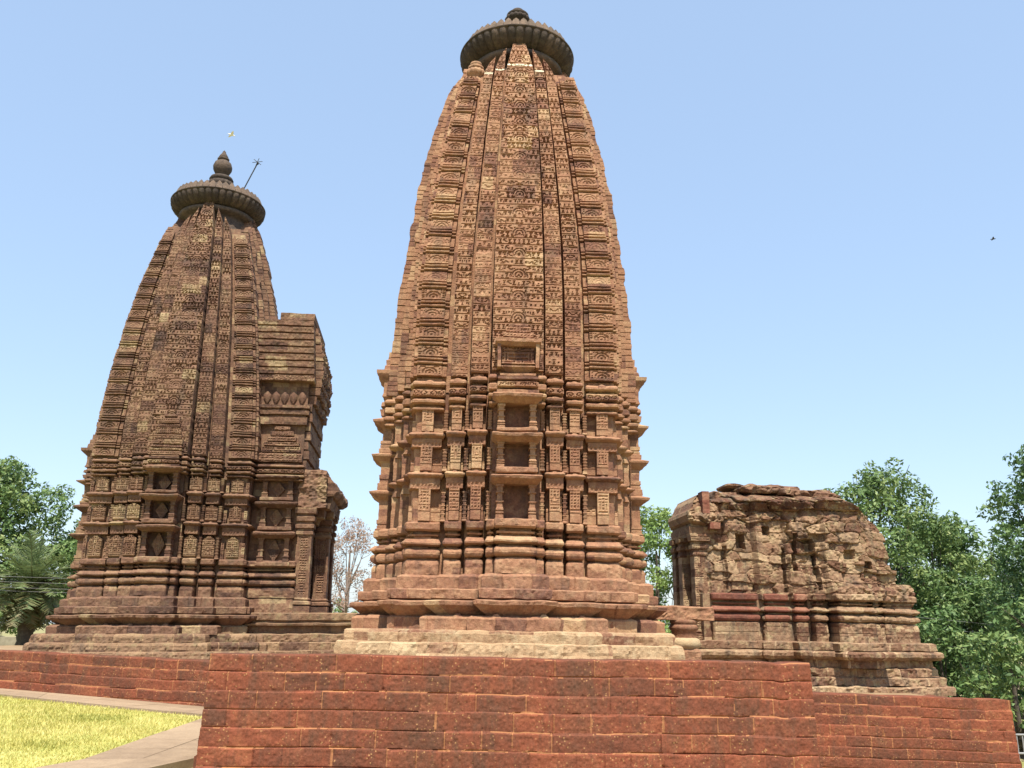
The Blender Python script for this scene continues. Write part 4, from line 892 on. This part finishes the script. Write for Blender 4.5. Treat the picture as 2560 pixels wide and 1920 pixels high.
        band(mb, 0, [(z - h / 2, -0.05), (z - h / 4, 0.01), (z + h / 4, 0.0), (z + h / 2, -0.09)], x - sx_ / 2, x + sx_ / 2, v, depth=sy_, du=0.035, dz=0.03, seed=480 + k, ero=0.06, rnd=0.12, tone=lambda zz, u, T: 0.12 + 0.35 * T, tilt=0.10 * (hsh(k, 5.0) - 0.5))
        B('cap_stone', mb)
    for k, (x, v, z, sx_, sz_) in enumerate([(1.45, 1.85, 2.60, 0.5, 0.30), (1.68, 1.80, 2.62, 0.36, 0.34), (0.75, 2.12, 2.56, 0.5, 0.24), (0.1, 2.45, 2.58, 0.8, 0.22), (1.1, 2.0, 2.56, 0.4, 0.24)]):
        mb = MB(); band(mb, 0, [(z - sz_ / 2, -.04), (z - sz_ / 4, 0), (z + sz_ / 4, 0), (z + sz_ / 2, -.06)], x - sx_ / 2, x + sx_ / 2, v, depth=0.6, du=0.03, dz=0.03, seed=490 + k, ero=0.05, rnd=0.10); B('loose_block', mb)
    # porch at the left: corner pillars, brackets, beam and overhanging eave
    for (x, v) in ((-3.16, 1.46), (-3.3, 0.95), (-3.16, 0.35), (-3.3, 0.42)):
        mb = MB(); band(mb, 0, [(1.47, .06), (1.6, .06), (1.62, .02), (1.66, .04), (1.7, .0), (3.35, 0), (3.37, .03), (3.42, .03), (3.44, 0), (3.5, 0), (3.52, .05), (3.6, .06), (3.62, .0), (3.68, 0), (3.7, .08), (3.8, .1)], x - .14, x + .14, v, depth=0.28, du=0.02, dz=0.025, carve=carve_pil(0.012, 0.05, x), seed=500 + x, ero=0.008); B('porch_pillar', mb)
    mb = MB(); band(mb, 0, [(1.47, 0), (4.0, 0)], -3.2, -3.0, 1.36, depth=1.4, du=0.05, dz=0.05, seed=505, ero=0.012); B('porch_wall', mb)
    mb = MB(); band(mb, 0, [(3.8, 0), (4.02, 0.02), (4.04, -0.03), (4.1, -0.03)], -3.38, -2.8, 1.47, depth=1.5, du=0.04, dz=0.04, seed=506, ero=0.02, bw=0.5, ch=0.13); B('porch_beam', mb)
    mb = MB(); band(mb, 0, [(3.98, -0.25), (4.12, 0.05), (4.25, 0.14), (4.36, 0.10), (4.62, -0.12), (4.80, -0.28)], -3.36, -2.7, 1.52, depth=1.6, du=0.028, dz=0.025, seed=507, ero=0.05, bw=0.4, ch=0.2, carve=carve_rubble(0.4, 0.22, 0.10, 0.08, 507.0)); B('porch_eave', mb)
    mb = MB(); band(mb, 0, [(4.32, 0), (4.84, 0.0)], -3.10, -2.93, 1.62, depth=0.3, du=0.05, dz=0.05, seed=508, ero=0.01); B('repair_block', mb, M_RED)
    mb = MB(); band(mb, 0, [(3.98, 0), (4.12, 0.0)], -2.96, -2.70, 1.66, depth=0.3, du=0.05, dz=0.05, seed=509, ero=0.015); B('repair_block', mb, M_RED)
    return root
build_ruin()

# ------------------------------------------------------------------ retaining walls of laterite blocks
def wall_face(root, name, p0, p1, zt0, zt1, zb, ch, bw, seed, batter=0.018, res=0.014, thick=0.45):
    p0 = np.array(p0, float); p1 = np.array(p1, float); d = p1 - p0; Ln = np.linalg.norm(d); d /= Ln; nrm = np.array([d[1], -d[0]])   # outward to the viewer's side
    H = max(zt0, zt1) - zb
    nu, nv = int(Ln / res), int(H / res)
    u = np.linspace(0, Ln, nu + 1)[None, :]; s = np.linspace(0, 1, nv + 1)[:, None]
    top = zt0 + (zt1 - zt0) * u / Ln + 0.010 * vnoise(u * 2.3, 0 * u, 0 * u + seed, 3.0) - 0.03 * np.clip(vnoise(u * 4.0, 0 * u + 5, 0 * u + seed, 4.0) - 0.55, 0, 1)
    dn = (1 - s) * H + 0 * u                                    # depth below the top
    Zp = top - dn
    wob = 0.007 * vnoise(u * 0.9 + 0 * dn, dn * 5, 0 * dn + seed, 1.0)
    q = (dn + wob) / ch; row = np.floor(q); fr = q - row
    wid = bw * (0.75 + 0.6 * hsh(row, seed, 1.5))
    ub = (u + hsh(row, seed, 2.5) * bw * 2 + 0.3 * bw * np.sin(u * 3.1 + row * 2.2)) / wid
    cb = np.floor(ub); fb = ub - cb
    jz = np.minimum(fr, 1 - fr) * ch; ju = np.minimum(fb, 1 - fb) * wid
    jm = np.minimum(jz, ju)
    jw = 0.007 + 0.005 * vnoise(u * 6 + 0 * dn, dn * 6, 0 * dn + seed, 3.0)
    v = batter * row + 0.006 * (hsh(cb, row, seed) - 0.5) * 2 + 0.0035 * vnoise(u * 12 + 0 * dn, dn * 12, 0 * dn + seed, 4.0) + 0.004 * vnoise(u * 33 + 0 * dn, dn * 33, 0 * dn + seed, 5.0)
    v = v - np.where(jz < jw * 0.8, 0.012, 0.0) - np.where((ju < jw * 0.7), 0.006, 0.0) - 0.006 * np.exp(-jm / 0.012) - 0.02 * np.clip(vnoise(u * 8 + 0 * dn, dn * 8, 0 * dn + seed, 6.0) - 0.62, 0, 1) * 2 * np.exp(-jm / 0.03)
    P = np.stack([p0[0] + d[0] * u + nrm[0] * v, p0[1] + d[1] * u + nrm[1] * v, Zp], -1)
    back0 = np.stack([p0[0] + d[0] * u[0] - nrm[0] * thick, p0[1] + d[1] * u[0] - nrm[1] * thick, Zp[-1]], -1)
    P = np.concatenate([P, back0[None]], 0)
    T = 0.5 + 0.42 * (hsh(cb, row, seed + 1.0) - 0.5) ; T = np.where(((jz < jw) & (vnoise(u * 1.7 + 0 * dn, dn * 9, 0 * dn + seed, 8.0) > -0.25)) | ((ju < jw) & (hsh(cb, row, 9.0) > 0.5)), 2.0, T)
    T = np.concatenate([T, T[-1:]], 0)[:-1, :-1]; T[-1] = np.where(T[-1] > 1.5, 0.4, T[-1])
    mb = MB(); mb.grid(P, T)
    for j in (0, -1):                                           # close the ends
        e = P[:, j]; bk = e.copy(); bk[:, :2] = P[-1, j, :2]
        mb.grid(np.stack([e, bk], 1), 0.4)
    o = mb.build(name, M_LAT, root, tuple(root.location)); return o

fw = thing('retaining_wall', 'near red laterite block wall in front of the middle temple', 'wall', (0, 10.5, -1.7))
wall_face(fw, 'front_face', (-3.39, 10.5), (3.45, 10.5), 1.30, 1.305, -1.7, 0.196, 0.52, 3.0, res=0.0125)
wall_face(fw, 'side_face', (-3.38, 18.2), (-3.38, 10.52), 1.02, 1.02, -1.7, 0.196, 0.52, 5.0, res=0.03)
wall_face(fw, 'side_face', (3.44, 10.52), (3.44, 18.6), 1.02, 1.02, -1.7, 0.196, 0.52, 6.0, res=0.03)
lw = thing('retaining_wall', 'low laterite wall along the lawn below the left temple', 'wall', (-9, 20.5, -0.1))
wall_face(lw, 'front_face', (-17.2, 20.9), (-3.45, 17.33), 1.17, 0.90, -0.15, 0.195, 0.46, 8.0, res=0.02)
rw = thing('retaining_wall', 'right-hand red laterite wall of smaller blocks below the ruined shrine', 'wall', (6, 17.0, -1.8))
wall_face(rw, 'front_face', (3.46, 17.0), (9.2, 17.0), 0.64, 0.53, -1.8, 0.178, 0.40, 12.0, res=0.018, batter=0.014)
wall_face(rw, 'side_face', (9.2, 17.02), (9.2, 27.0), 0.42, 0.42, -1.8, 0.178, 0.40, 14.0, res=0.04, batter=0.014)

# ------------------------------------------------------------------ ground, platform, path, lawn
def poly_slab(name, pts, zt, zb, mat, kind='structure'):
    mb = MB(); n = len(pts)
    mb.poly([(x, y, zt) for x, y in pts], 0.5)
    for i in range(n):
        a, b = pts[i], pts[(i + 1) % n]; mb.poly([(a[0], a[1], zb), (b[0], b[1], zb), (b[0], b[1], zt), (a[0], a[1], zt)], 0.4)
    o = mb.build(name, mat); o['kind'] = kind; return o
poly_slab('platform', [(-3.0, 10.9), (3.05, 10.9), (3.05, 18.0), (8.7, 17.4), (8.7, 29), (-3.0, 29)], 0.45, -1.2, M_EARTH)
poly_slab('terrace', [(-2.98, 10.92), (3.03, 10.92), (3.03, 21.5), (-2.98, 21.5)], 1.01, 0.3, M_EARTH)
poly_slab('upper_ground', [(-16.8, 21.4), (-3.2, 17.9), (-3.05, 30), (-16.8, 32)], 0.87, -0.3, M_EARTH)
# ground: one sheet to the horizon, falling away at the right
gx = np.concatenate([[-6000, -1500, -400, -120, -60], np.linspace(-40, 40, 81), [60, 120, 400, 1500, 6000]])
gy = np.concatenate([[-3000, -400, -60], np.linspace(-20, 60, 81), [90, 150, 400, 1500, 9000]])
GX, GY = np.meshgrid(gx, gy)
def ground_z(x, y):
    t = np.clip((x - 0.5) / 3.5, 0, 1); t = t * t * (3 - 2 * t)
    r = np.clip((-x - 4.8) * 0.04, 0, 0.30) * np.clip((y - 9) / 9, 0, 1) * np.clip((60 - y) / 20, 0, 1)
    return -1.35 * t - 0.02 + r
GZ = ground_z(GX, GY) + 0.012 * vnoise(GX * 0.7, GY * 0.7, 0 * GX, 2.0)
def ground_mat():
    m, t, p = mat_new("ground_soil"); co = objco(t)
    n = noise(t, co, 0.35, 6, 0.65); n2 = noise(t, co, 5, 5, 0.7)
    c = mix(t, ramp(t, n, [(0.42, 0.0), (0.58, 1.0)]), (0.27, 0.20, 0.12), (0.22, 0.235, 0.06))
    c = mix(t, 0.7, c, ramp(t, n2, [(0.3, 0.7), (0.7, 1.25)]), 'MULTIPLY')
    t.links.new(c, p.inputs['Base Color']); p.inputs['Roughness'].default_value = 0.95; bump(t, p, n2, 0.4, 0.03)
    return m
mb = MB(); mb.grid(np.stack([GX, GY, GZ], -1), 0.5, True); g = mb.build('ground', ground_mat()); g['kind'] = 'structure'
# paved path: beside the terrace, then along the foot of the left wall
def gz(x, y): return float(ground_z(np.array(float(x)), np.array(float(y)))) + 0.02
mb = MB()
pr_out = [(-5.5, 9.0), (-4.93, 11.1), (-5.08, 14.0), (-5.2, 16.5), (-9.8, 17.95), (-17.2, 19.9)]
pr_in = [(-4.35, 9.0), (-3.70, 11.35), (-3.62, 14.0), (-3.6, 17.45), (-10.7, 19.3), (-17.2, 21.0)]
for i in range(len(pr_out) - 1):
    a0, a1, b0, b1 = map(np.array, (pr_out[i], pr_out[i + 1], pr_in[i], pr_in[i + 1]))
    n = max(1, int(np.linalg.norm(a1 - a0) / 0.85))
    for k in range(n):
        for h0, h1 in ((0.0, 0.52), (0.52, 1.0)):
            t0, t1 = k / n, (k + 1) / n
            qs = [(a0 + (a1 - a0) * t) * (1 - h) + (b0 + (b1 - b0) * t) * h for t, h in ((t0, h0), (t0, h1), (t1, h1), (t1, h0))]
            c = sum(qs) / 4; qs = [c + (q - c) * 0.994 for q in qs]; tn = 0.3 + 0.4 * random.random(); zt = 0.085 + random.uniform(-0.003, 0.003)
            top = [(q[0], q[1], zt + gz(*q)) for q in qs]; bot = [(q[0], q[1], -0.06 + gz(*q)) for q in qs]
            mb.poly(top, tn)
            for j in range(4): mb.poly([bot[j], bot[(j + 1) % 4], top[(j + 1) % 4], top[j]], tn)
pth = mb.build('path', M_PATH); pth['kind'] = 'structure'
# lawn: turf sheet plus blades
lo = np.array([(-5.7, 7.0), (-4.98, 11.1), (-5.13, 14.0), (-5.26, 16.45), (-9.8, 17.85), (-19.0, 20.2)])
lf = np.array([(-22.0, 7.0), (-22, 11.1), (-22, 14.0), (-22, 17.5), (-22, 20), (-22.0, 21)])
lp = np.concatenate([lo, lf[::-1]])
def inside(x, y, P):
    r = np.zeros(x.shape, bool); n = len(P)
    for i in range(n):
        x1, y1 = P[i]; x2, y2 = P[(i + 1) % n]
        r ^= ((y1 > y) != (y2 > y)) & (x < (x2 - x1) * (y - y1) / (y2 - y1 + 1e-12) + x1)
    return r
ti = np.linspace(0, 5, 51); tj = np.linspace(0, 1, 41) ** 1.5
LO = np.stack([np.interp(ti, range(6), lo[:, k]) for k in (0, 1)], -1); LF = np.stack([np.interp(ti, range(6), lf[:, k]) for k in (0, 1)], -1)
TP = LO[:, None] * (1 - tj[None, :, None]) + LF[:, None] * tj[None, :, None]
TZ = ground_z(TP[..., 0], TP[..., 1]) + 0.07
TP3 = np.concatenate([TP, TZ[..., None]], -1)
edge = TP3[:, :1].copy(); edge[..., 2] -= 0.1
mb = MB(); mb.grid(np.concatenate([edge, TP3], 1)[:, ::-1], 0.5, False)
o = mb.build('turf', M_TURF); o['kind'] = 'structure'
N = 150000
bx = rng.uniform(-15.5, -4.9, N); by = rng.uniform(9.0, 23.0, N)
k = inside(bx, by, lp) & (rng.rand(N) < 0.25 + 0.75 * np.clip(1.9 - by / 14, 0, 1)); bx, by = bx[k], by[k]
n = len(bx); h = rng.uniform(0.025, 0.06, n) * (1 + 0.35 * vnoise(bx * 1.3, by * 1.3, 0 * bx, 5.0)); a = rng.uniform(0, 2 * math.pi, n); wd = rng.uniform(0.006, 0.011, n)
lx, ly = rng.normal(0, 0.022, n), rng.normal(0, 0.022, n)
z0 = ground_z(bx, by) + 0.06
V = np.stack([np.stack([bx - np.cos(a) * wd, by - np.sin(a) * wd, 0 * bx + z0], -1), np.stack([bx + np.cos(a) * wd, by + np.sin(a) * wd, 0 * bx + z0], -1),
              np.stack([bx + lx + np.cos(a) * wd * .25, by + ly + np.sin(a) * wd * .25, z0 + h], -1), np.stack([bx + lx - np.cos(a) * wd * .25, by + ly - np.sin(a) * wd * .25, z0 + h], -1)], 1).reshape(-1, 3)
mb = MB(); mb.faces(V, np.arange(n * 4).reshape(-1, 4), np.clip(0.55 + 0.4 * vnoise(bx * 0.9, by * 0.9, 0 * bx, 6.0) + 0.3 * vnoise(bx * 3.1, by * 3.1, 0 * bx, 7.0) + rng.normal(0, 0.16, n), 0, 1))
lawn = mb.build('grass', M_GRASS); lawn['kind'] = 'stuff'; lawn['label'] = 'short yellow-green lawn grass beside the path'

# ------------------------------------------------------------------ beam and short pillar between the middle temple and the ruin
t = thing('stone_pillar', 'short thick stone pillar with cushion rings carrying the end of a stone beam', 'pillar', (3.42, 17.75, 0.45))
def pl(name, prof, hw):
    mb = MB(); band(mb, 0, prof, -hw, hw, hw, depth=2 * hw, du=0.04, dz=0.03, seed=520 + hw, ero=0.018, rnd=0.06, ch=9, bw=9); mb.build(name, M_MAIN, t, (0, 0, 0.45))
pl('base', [(0.45, 0.02), (1.28, 0.02), (1.34, -0.02)], 0.25)
mb = MB(); lathe(mb, [(0.24, 1.32), (0.30, 1.36), (0.32, 1.42), (0.30, 1.50), (0.24, 1.53)], 28, ero=0.01, tone=0.85); mb.build('cushion', M_PLIN, t, (0, 0, 0.45))
mb = MB(); lathe(mb, [(0.235, 1.52), (0.235, 1.66), (0.27, 1.68), (0.28, 1.73), (0.26, 1.77), (0.235, 1.78), (0.26, 1.80), (0.27, 1.84), (0.25, 1.87)], 28, ero=0.01, tone=0.35); mb.build('shaft', M_MAIN, t, (0, 0, 0.45))
mb = MB(); band(mb, 0, [(1.87, 0), (2.10, 0.0), (2.12, -0.02)], 2.45, 3.98, -17.55, depth=0.45, du=0.04, dz=0.04, seed=530, ero=0.02, ch=9, bw=0.9)
tag(mb.build('stone_beam', M_MAIN), 'long reddish stone beam bridging from the middle temple base to the short pillar', 'beam')

# ------------------------------------------------------------------ trees
def leafblob(mb, centers, radii, nleaf, size, seed, flat=0.75, tone0=0.5):
    r = np.random.RandomState(seed); size = size * 0.72; nleaf = nleaf * 1.9
    for (c, rad) in zip(centers, radii):
        n = int(nleaf * (rad ** 2))
        d = r.normal(size=(n, 3)); d /= np.linalg.norm(d, axis=1)[:, None]
        rr = rad * r.uniform(0.45, 1.05, n) ** 0.6
        p = np.array(c) + d * rr[:, None] * np.array([1, 1, flat])
        s = size * r.uniform(0.6, 1.3, n)
        nrm = d * 0.6 + r.normal(size=(n, 3)) * 0.6 + np.array([0, 0, 0.5]); nrm /= np.linalg.norm(nrm, axis=1)[:, None]
        t1 = np.cross(nrm, r.normal(size=(n, 3))); t1 /= np.linalg.norm(t1, axis=1)[:, None]; t2 = np.cross(nrm, t1)
        V = np.stack([p - t1 * s[:, None], p + t2 * s[:, None] * 0.42, p + t1 * s[:, None], p - t2 * s[:, None] * 0.42], 1).reshape(-1, 3)
        mb.faces(V, np.arange(n * 4).reshape(-1, 4), np.clip(tone0 + r.normal(0, 0.2, n) + r.normal(0, 0.12), 0, 1))

def tree(name, label, base, height, spread, mat, seed, nlobe=26, dens=300, leaf=0.16, trunk_r=0.25, shape=(1, 1, 1), low=0.3, bark=M_BARK, lobe_r=(0.55, 1.1), lean=(0, 0), group=None, tone0=0.5, flat=0.75):
    root = thing(name, label, 'tree', base, 0, group)
    r = random.Random(seed)
    lobes, rad = [], []
    for i in range(nlobe):
        f = i / (nlobe - 1.0)
        h = height * (low + (1 - low) * (0.06 + 0.9 * f)); a = i * 2.4 + r.uniform(-0.5, 0.5)
        env = math.sin(math.pi * min(1, (0.2 + 0.8 * f) ** 0.9)) ** 0.65
        q = spread * env * r.uniform(0.35, 1.0)
        lobes.append((q * math.cos(a) * shape[0] + lean[0] * f, q * math.sin(a) * shape[1] + lean[1] * f, h + r.uniform(-0.4, 0.3))); rad.append(r.uniform(*lobe_r) * spread / 3.2)
    mb = MB()
    fork = height * (low + 0.05)
    pts = [(0, 0, -0.3), (0.1 * r.uniform(-1, 1), 0.1, fork * 0.4), (lean[0] * .1 + 0.2 * r.uniform(-1, 1), 0, fork * 0.8), (lean[0] * .2, 0, fork), (lean[0] * .6, 0, height * 0.8)]
    tube(mb, pts, [trunk_r * 1.3, trunk_r, trunk_r * 0.85, trunk_r * 0.75, trunk_r * 0.2], 9)
    for i, l in enumerate(lobes):
        if i % 2 == 0:
            s = Vector((lean[0] * .2, 0, fork * r.uniform(0.75, 1.25))); e = Vector(l); m = s.lerp(e, 0.5) + Vector((r.uniform(-.3, .3), r.uniform(-.3, .3), -0.12 * (e - s).length * 0.5))
            tube(mb, [s, s.lerp(m, 0.55), m, e], [trunk_r * 0.45, trunk_r * 0.33, trunk_r * 0.22, trunk_r * 0.06], 6)
            for _ in range(2):
                e2 = e + Vector((r.uniform(-1, 1), r.uniform(-1, 1), r.uniform(-.2, .9))) * spread * 0.28; tube(mb, [m.lerp(e, 0.5), m.lerp(e2, 0.6), e2], [trunk_r * 0.14, trunk_r * 0.08, trunk_r * 0.03], 5)
    mb.build('trunk', bark, root)
    mb = MB(); leafblob(mb, lobes, rad, dens, leaf, seed, flat, tone0)
    # sprays that break the outline
    r2 = np.random.RandomState(seed + 5); ex, er = [], []
    for l, q in zip(lobes, rad):
        for _ in range(4):
            d = r2.normal(size=3); d /= np.linalg.norm(d); ex.append(tuple(np.array(l) + d * q * np.array([1.05, 1.05, 0.85]))); er.append(q * r2.uniform(0.28, 0.5))
    leafblob(mb, ex, er, dens * 1.1, leaf * 0.9, seed + 9, 0.8, tone0 + 0.08)
    mb.build('crown', mat, root)
    return root

def palm(label, base, h, seed, fl=2.6, nf=46):
    root = thing('palm_tree', label, 'palm', base)
    r = random.Random(seed); mb = MB()
    zs = np.linspace(-0.3, h, 26); tube(mb, [(0.06 * math.sin(z), 0.04 * math.cos(z * 1.3), z) for z in zs], [0.24 + 0.04 * (i % 2) + (0.06 if z < 0.4 else 0) for i, z in enumerate(zs)], 10)
    mb.build('trunk', M_PBARK, root)
    for k in range(nf):
        mb = MB(); a = k * 2.399 + r.uniform(-.2, .2); f = k / (nf - 1); el = math.radians(80 - 150 * f ** 0.9 + r.uniform(-10, 10)); L = fl * r.uniform(0.8, 1.05) * (0.85 if f > 0.75 else 1)
        pts = []; p = Vector((0, 0, h - 0.1)); d = Vector((math.cos(a) * math.cos(el), math.sin(a) * math.cos(el), math.sin(el)))
        for i in range(11):
            pts.append(p.copy()); p = p + d * (L / 10); d = (d + Vector((0, 0, -0.10))).normalized()
        tube(mb, pts, [0.03 - 0.0025 * i for i in range(11)], 5, 0.4)
        V = []; T = []
        for i in range(1, 11):
            for s in (-1, 1):
                for sub in (0.0, 0.33, 0.66):
                    q0 = pts[i - 1].lerp(pts[i], sub); ax = (pts[i] - pts[i - 1]).normalized(); side = ax.cross(Vector((0, 0, 1))); side = (side.normalized() if side.length > 1e-3 else Vector((1, 0, 0))) * s
                    ln = 0.5 * math.sin(math.pi * (0.12 + 0.83 * (i - 1 + sub) / 10)) + 0.06
                    tip = q0 + (side * 0.85 + ax * 0.55 + Vector((r.uniform(-.15, .15), r.uniform(-.15, .15), r.uniform(-.25, .25)))).normalized() * ln; wv = ax * 0.034
                    V += [tuple(q0 - wv), tuple(q0 + wv), tuple(tip + wv * .2), tuple(tip - wv * .2)]; T.append(min(1, max(0, (0.75 - 0.55 * f) + r.uniform(-.2, .25))))
        mb.faces(V, np.arange(len(V)).reshape(-1, 4), T)
        mb.build('frond', M_PALM, root)
    return root

tree('broadleaf_tree', 'tall leafy tree at the far left edge behind the left temple', (-24.6, 42, 0), 8.9, 3.9, M_LEAFM, 21, 30, 260, 0.17, 0.26, low=0.16)
tree('broadleaf_tree', 'shorter rounded green tree between the far-left tree and the left temple', (-21.0, 45, 0), 6.6, 2.7, M_LEAFM, 22, 22, 260, 0.17, 0.2, low=0.15)
tree('bush', 'low pale green bush at the left edge behind the palm', (-23.6, 38, 0), 3.2, 2.3, M_LEAFL, 23, 14, 260, 0.15, 0.1, low=0.05)
palm('date palm with drooping dead fronds under a green head at the left', (-16.9, 32, 0), 2.95, 24, 2.0, 64)
tree('sparse_tree', 'thin russet half-bare tree seen in the gap right of the left temple', (-8.2, 46, 0), 7.1, 2.3, M_LEAFP, 25, 26, 300, 0.085, 0.15, low=0.35, bark=M_TWIG, lobe_r=(0.5, 0.9))
tree('broadleaf_tree', 'small distant dark green tree low in the gap beside the middle temple', (-16.5, 88, 0), 3.9, 2.4, M_LEAFM, 26, 14, 200, 0.2, 0.15, low=0.1)
tree('broadleaf_tree', 'bright green tree in the gap between the middle temple and the ruin', (6.6, 40, -1.3), 8.1, 3.0, M_LEAFL, 27, 26, 300, 0.15, 0.2, low=0.15)
tree('broadleaf_tree', 'spreading tree with bare dark limbs rising just behind the right end of the ruin', (13.6, 34, -1.35), 9.2, 3.2, M_LEAFM, 28, 32, 250, 0.14, 0.27, low=0.30, lean=(0.6, 0))
tree('broadleaf_tree', 'dark tree behind and right of the limbed tree at the right', (18.4, 37, -1.35), 7.6, 3.0, M_LEAFD, 29, 26, 270, 0.16, 0.25, low=0.15)
tree('broadleaf_tree', 'tallest dark tree cut by the right picture edge', (17.7, 28, -1.35), 9.5, 2.9, M_LEAFD, 30, 34, 330, 0.13, 0.28, low=0.2)
tree('bush', 'dense dark undergrowth tree low behind the right wall end', (14.6, 31, -1.35), 3.7, 2.4, M_LEAFD, 31, 18, 300, 0.14, 0.12, low=0.04)
tree('bush', 'low green tree at the right edge above the railing', (16.4, 25.5, -1.35), 3.0, 1.9, M_LEAFM, 32, 16, 330, 0.12, 0.1, low=0.04)

for k, (x, y, h, sp, m, lb) in enumerate([(17.0, 33.5, 4.6, 2.8, M_LEAFD, 'dark shrubby tree filling the gap under the far-right tree'), (12.6, 32.5, 3.6, 2.0, M_LEAFM, 'mid-green shrub just right of the ruin plinth'), (21.0, 36, 5.0, 3.0, M_LEAFM, 'leafy tree seen deep between the right-hand trees'), (13.4, 24.5, 2.3, 1.8, M_LEAFM, 'low shrub above the end of the right wall'), (16.6, 35, 7.2, 2.6, M_LEAFM, 'mid-height leafy tree between the limbed tree and the tallest right tree'), (-26.0, 44, 5.2, 3.0, M_LEAFM, 'leafy tree at the extreme left edge'), (-18.6, 47, 4.6, 2.4, M_LEAFM, 'green tree touching the left outline of the left temple'), (5.6, 44, 5.0, 2.6, M_LEAFL, 'second paler tree close behind the bright green gap tree')]):
    tree('broadleaf_tree', lb, (x, y, -1.35 if x > 0 else 0), h + 0.6, sp, m, 61 + k, 20, 300, 0.14, 0.14, low=0.05)

# ------------------------------------------------------------------ wires, fence, railing, birds
for k, dz_ in enumerate((0.0, -0.30, -0.62, -0.82)):
    mb = MB(); pts = []
    for i in range(40):
        x = -26 + i * 52 / 39.0
        pts.append((x, 30 + 0.15 * k, float(np.interp(x, [-26, -17, -6, 5, 13.3, 17, 26], [3.35, 3.09, 2.93, 2.78, 2.28, 1.98, 1.2])) + dz_ * (1.0 if x > 0 else 0.55)))
    tube(mb, pts, 0.0045, 4)
    tag(mb.build('power_line', M_WIRE), ('topmost', 'second', 'third', 'lowest')[k] + ' of the four thin power lines crossing the trees', 'power line', 'power lines behind the temples')
t = thing('fence', 'pale panel fence in the far left background under the palm', 'fence', (-21, 36, 0))
for i in range(9):
    mb = MB(); x = -25 + i * 0.98; boxb(mb, (x + 0.49, 36, 0.58), (0.90, 0.05, 1.0)); mb.build('panel', M_FENCE, t, (-21, 36, 0))
    mb = MB(); boxb(mb, (x, 36, 0.6), (0.09, 0.09, 1.2)); mb.build('post', M_FENCE, t, (-21, 36, 0))
t = thing('railing', 'grey metal railing at the right edge beyond the wall end', 'railing', (11, 19.5, -0.8))
for i in range(22):
    mb = MB(); x = 9.75 + i * 0.12; tube(mb, [(x, 19.5, -0.8), (x, 19.5, -0.28)], 0.014, 6); mb.build('bar', M_WIRE, t, (11, 19.5, -0.8))
for z in (-0.3, -0.66):
    mb = MB(); tube(mb, [(9.65, 19.5, z), (12.4, 19.5, z)], 0.022, 6); mb.build('rail', M_WIRE, t, (11, 19.5, -0.8))
def bird(label, loc, size, mat, rz, flap):
    mb = MB(); s = size
    lathe(mb, [(0.0, -0.5 * s), (0.07 * s, -0.3 * s), (0.11 * s, 0.0), (0.08 * s, 0.28 * s), (0.05 * s, 0.4 * s), (0.0, 0.52 * s)], 12)
    V = np.concatenate(mb.v); V = np.stack([V[:, 2], V[:, 1], V[:, 0]], -1); mb.v = [V]
    root = thing('bird', label, 'bird', loc, rz)
    mb.build('body', mat, root)
    for sd_ in (-1, 1):
        w_ = MB(); P = []
        for i in range(7):
            f = i / 6.0; y = sd_ * s * (0.05 + 0.85 * f); z = s * flap * math.sin(f * 2.0); c = 0.22 * s * (1 - f ** 2 * 0.85)
            P.append([(0.10 * s - 0.16 * s * f + c * 0.5, y, z), (0.10 * s - 0.16 * s * f, y, z + 0.02 * s * (1 - f)), (0.10 * s - 0.16 * s * f - c, y, z - 0.004)])
        w_.grid(np.array(P), 0.5, True); w_.build('wing', mat, root)
    return root
bird('white bird gliding in the sky above the left temple finial', (-14.59, 40, 25.86), 0.42, M_BIRDW, math.radians(35), 0.06)
bird('tiny dark bird far off in the sky at the right', (35.65, 60, 30.3), 0.42, M_BIRDD, math.radians(-20), 0.1)
